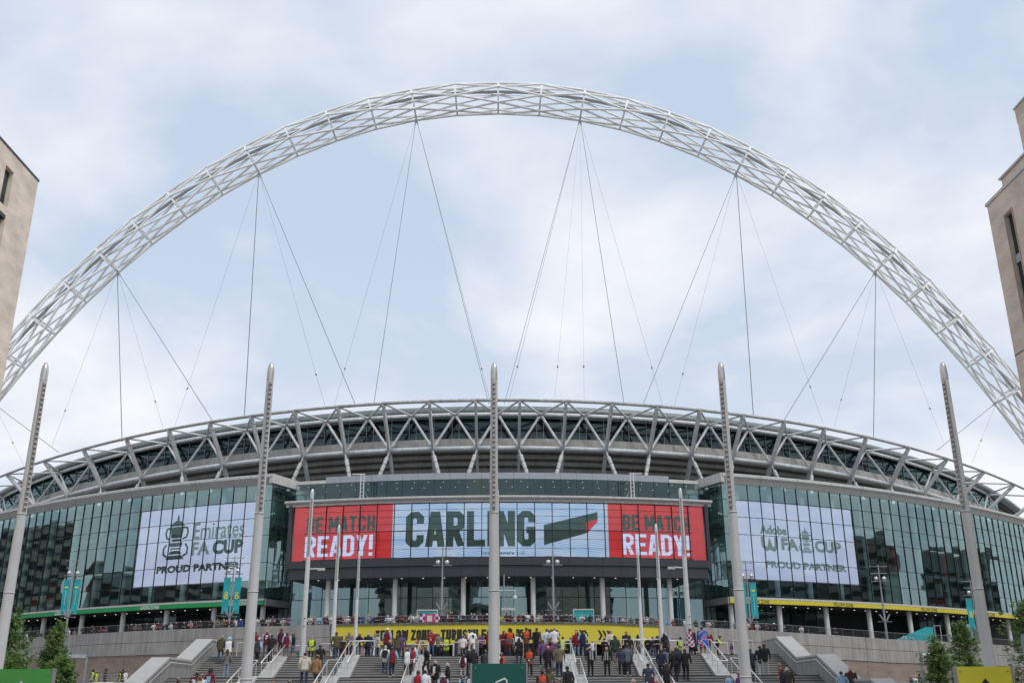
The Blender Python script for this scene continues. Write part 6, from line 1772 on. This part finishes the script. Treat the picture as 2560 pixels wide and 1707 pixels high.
    if ex == 'pack': link('backpack', ucube(CM['black']), t_, M @ Matrix.Translation((0, -.19, 1.2)) @ Matrix.Diagonal((.3, .16, .45, 1)))
    if ex == 'coat':
        link('coat_skirt', mk(*lofts([((0, 0, .93), .18, .14), ((0, 0, .7), .2, .16), ((0, 0, .42), .23, .18)], 14), tp, smooth=True), t_, M)
    if ex in ('scarf', 'whitefront'):
        for sx in ((-1, 1) if ex == 'scarf' else (0,)):
            link('scarf' if ex == 'scarf' else 'shirt_front', ucube(CM['white'] if ex == 'whitefront' else CM['lgrey']), t_, M @ Matrix.Translation((sx * .06, .135, 1.22)) @ Matrix.Diagonal((.07 if ex == 'scarf' else .11, .02, .5 if ex == 'scarf' else .38, 1)))
    if ex == 'patch': link('sleeve_patch', ucube(CM['lblue']), t_, M @ Matrix.Translation((.05, -.135, 1.2)) @ Matrix.Diagonal((.2, .03, .3, 1)))
    return t_
q = random.Random(21)
slabs = ['beside green zone balustrade', 'first slab from green balustrade', 'second slab from green balustrade', 'third slab from green balustrade', 'near middle slab', 'third slab from yellow balustrade', 'second slab from yellow balustrade', 'first slab from yellow balustrade', 'beside yellow zone balustrade']
def near(x): return slabs[max(0, min(8, int(round(x / 4.5)) + 4))]
for ln in STAIRS.strip().split('\n'):
    x, y, z, h, pose, hd, top, ua, fa, leg, shin, hair, ex, zone = ln.split()
    x, y, z, h = map(float, (x, y, z, h))
    fl = 'upper landing' if y > 66 else ('upper stairs' if y > 58.3 else 'lower stairs')
    if pose == 'L': fl = 'landing barrier'
    person(x, y, z, h, pose, hd, top, ua, fa, leg, shin, hair, ex, ('on ' + fl, 'on %s, %s' % (fl, near(x)), fl), 'people on the stairs and landing', q)
def bnear(x):
    if x < -48: return 'below outermost GREEN ZONE lettering'
    if x < -36: return 'below middle GREEN ZONE lettering'
    if x < -24: return 'below end of green band'
    if x < -17: return 'between banner and green band'
    if x < -8: return 'above the word YELLOW ZONE'
    if x < -0: return 'above the word TURNSTILES'
    if x < 6: return 'above the letters J K L'
    if x < 17: return 'above the banner chevrons'
    if x < 30: return 'between banner and yellow band'
    return 'below YELLOW ZONE band'
LEGS = ['black', 'navy', 'jean', 'dgrey', 'djean', 'black']
for ln in BALCONY.strip().split('\n'):
    x, y, z, h, top, hair = ln.split(); x, y, z, h = map(float, (x, y, z, h))
    ua = {'maroon': 'lblue', 'dmaroon': '='}.get(top, '=') if q.random() < .6 else '='
    fa = 'k' if q.random() < .5 else '='
    person(x, y, z, h, 'L' if h < 1.66 else q.choice('LXCP'), 'F', top, ua, fa, q.choice(LEGS), '=', hair, 'band' if top == 'hivis' else '-', ('at balcony rail', 'at balcony rail ' + bnear(x)), 'spectators along the balcony rail', q, .5)
for x, zt_, top, fz, hair in ((-35.27, 4.34, 'hivis', 2.6, 'blackcap'), (-34.9, 4.2, 'hivis', 2.6, 'dark'), (-34.16, 4.4, 'dgrey', 2.6, 'blackcap'), (-32.85, 4.23, 'hivis', 2.6, 'brown'), (-32.62, 4.32, 'black', 2.6, 'blackcap'), (-32.37, 4.26, 'white', 2.6, 'dark'), (-31.87, 3.89, 'black', 2.6, 'dark'),
                              (36.45, 3.44, 'black', 1.85, 'dark'), (36.82, 3.5, 'white', 1.85, 'blond'), (37.19, 3.63, 'dgrey', 1.85, 'blackcap'), (38.42, 3.56, 'purple', 1.85, 'grey'), (38.85, 3.63, 'navy', 1.85, 'grey')):
    person(x, 92.0, fz, zt_ - fz, 'S', q.choice('FLR'), top, '=' if top != 'hivis' else 'black', '=', 'black', '=', hair, 'band' if top == 'hivis' else '-', ('on low terrace before brick wall', 'on low terrace'), 'people on the side terraces', q)
# supporters' flag over the balcony rail
fg = thing('supporters_flag', (-6.6, 106.4, 8.9), 'pink and white chequered flag draped over the balcony rail above the yellow banner', 'flag')
n = 12; V = [(WALL.p(-8.0 + i * 2.1 / n, .02 + .05 * math.sin(i * 1.2), 9.12 + dz)) for i in range(n + 1) for dz in (0, .9)]
me = mk(V, [(2 * i, 2 * i + 2, 2 * i + 3, 2 * i + 1) for i in range(n)], mat('pink_flag', (.45, .05, .2), .8))
fme = me; ul = fme.uv_layers.new(name='UVMap')
for lp in fme.loops: ul.data[lp.index].uv = (lp.vertex_index // 2 / n, lp.vertex_index % 2 * .45)
fme.materials[0] = CM['check']
link('cloth', fme, fg)
link('crest_patch', ucube(mat('crest_cream', (.6, .55, .42), .7)), fg, Matrix.Translation(WALL.p(-6.95, .12, 9.55)) @ Matrix.Diagonal((.5, .02, .6, 1)))
link('flag_field', ucube(MATS['pink_flag']), fg, Matrix.Translation(WALL.p(-6.95, .10, 9.57)) @ Matrix.Diagonal((1.0, .02, .86, 1)))
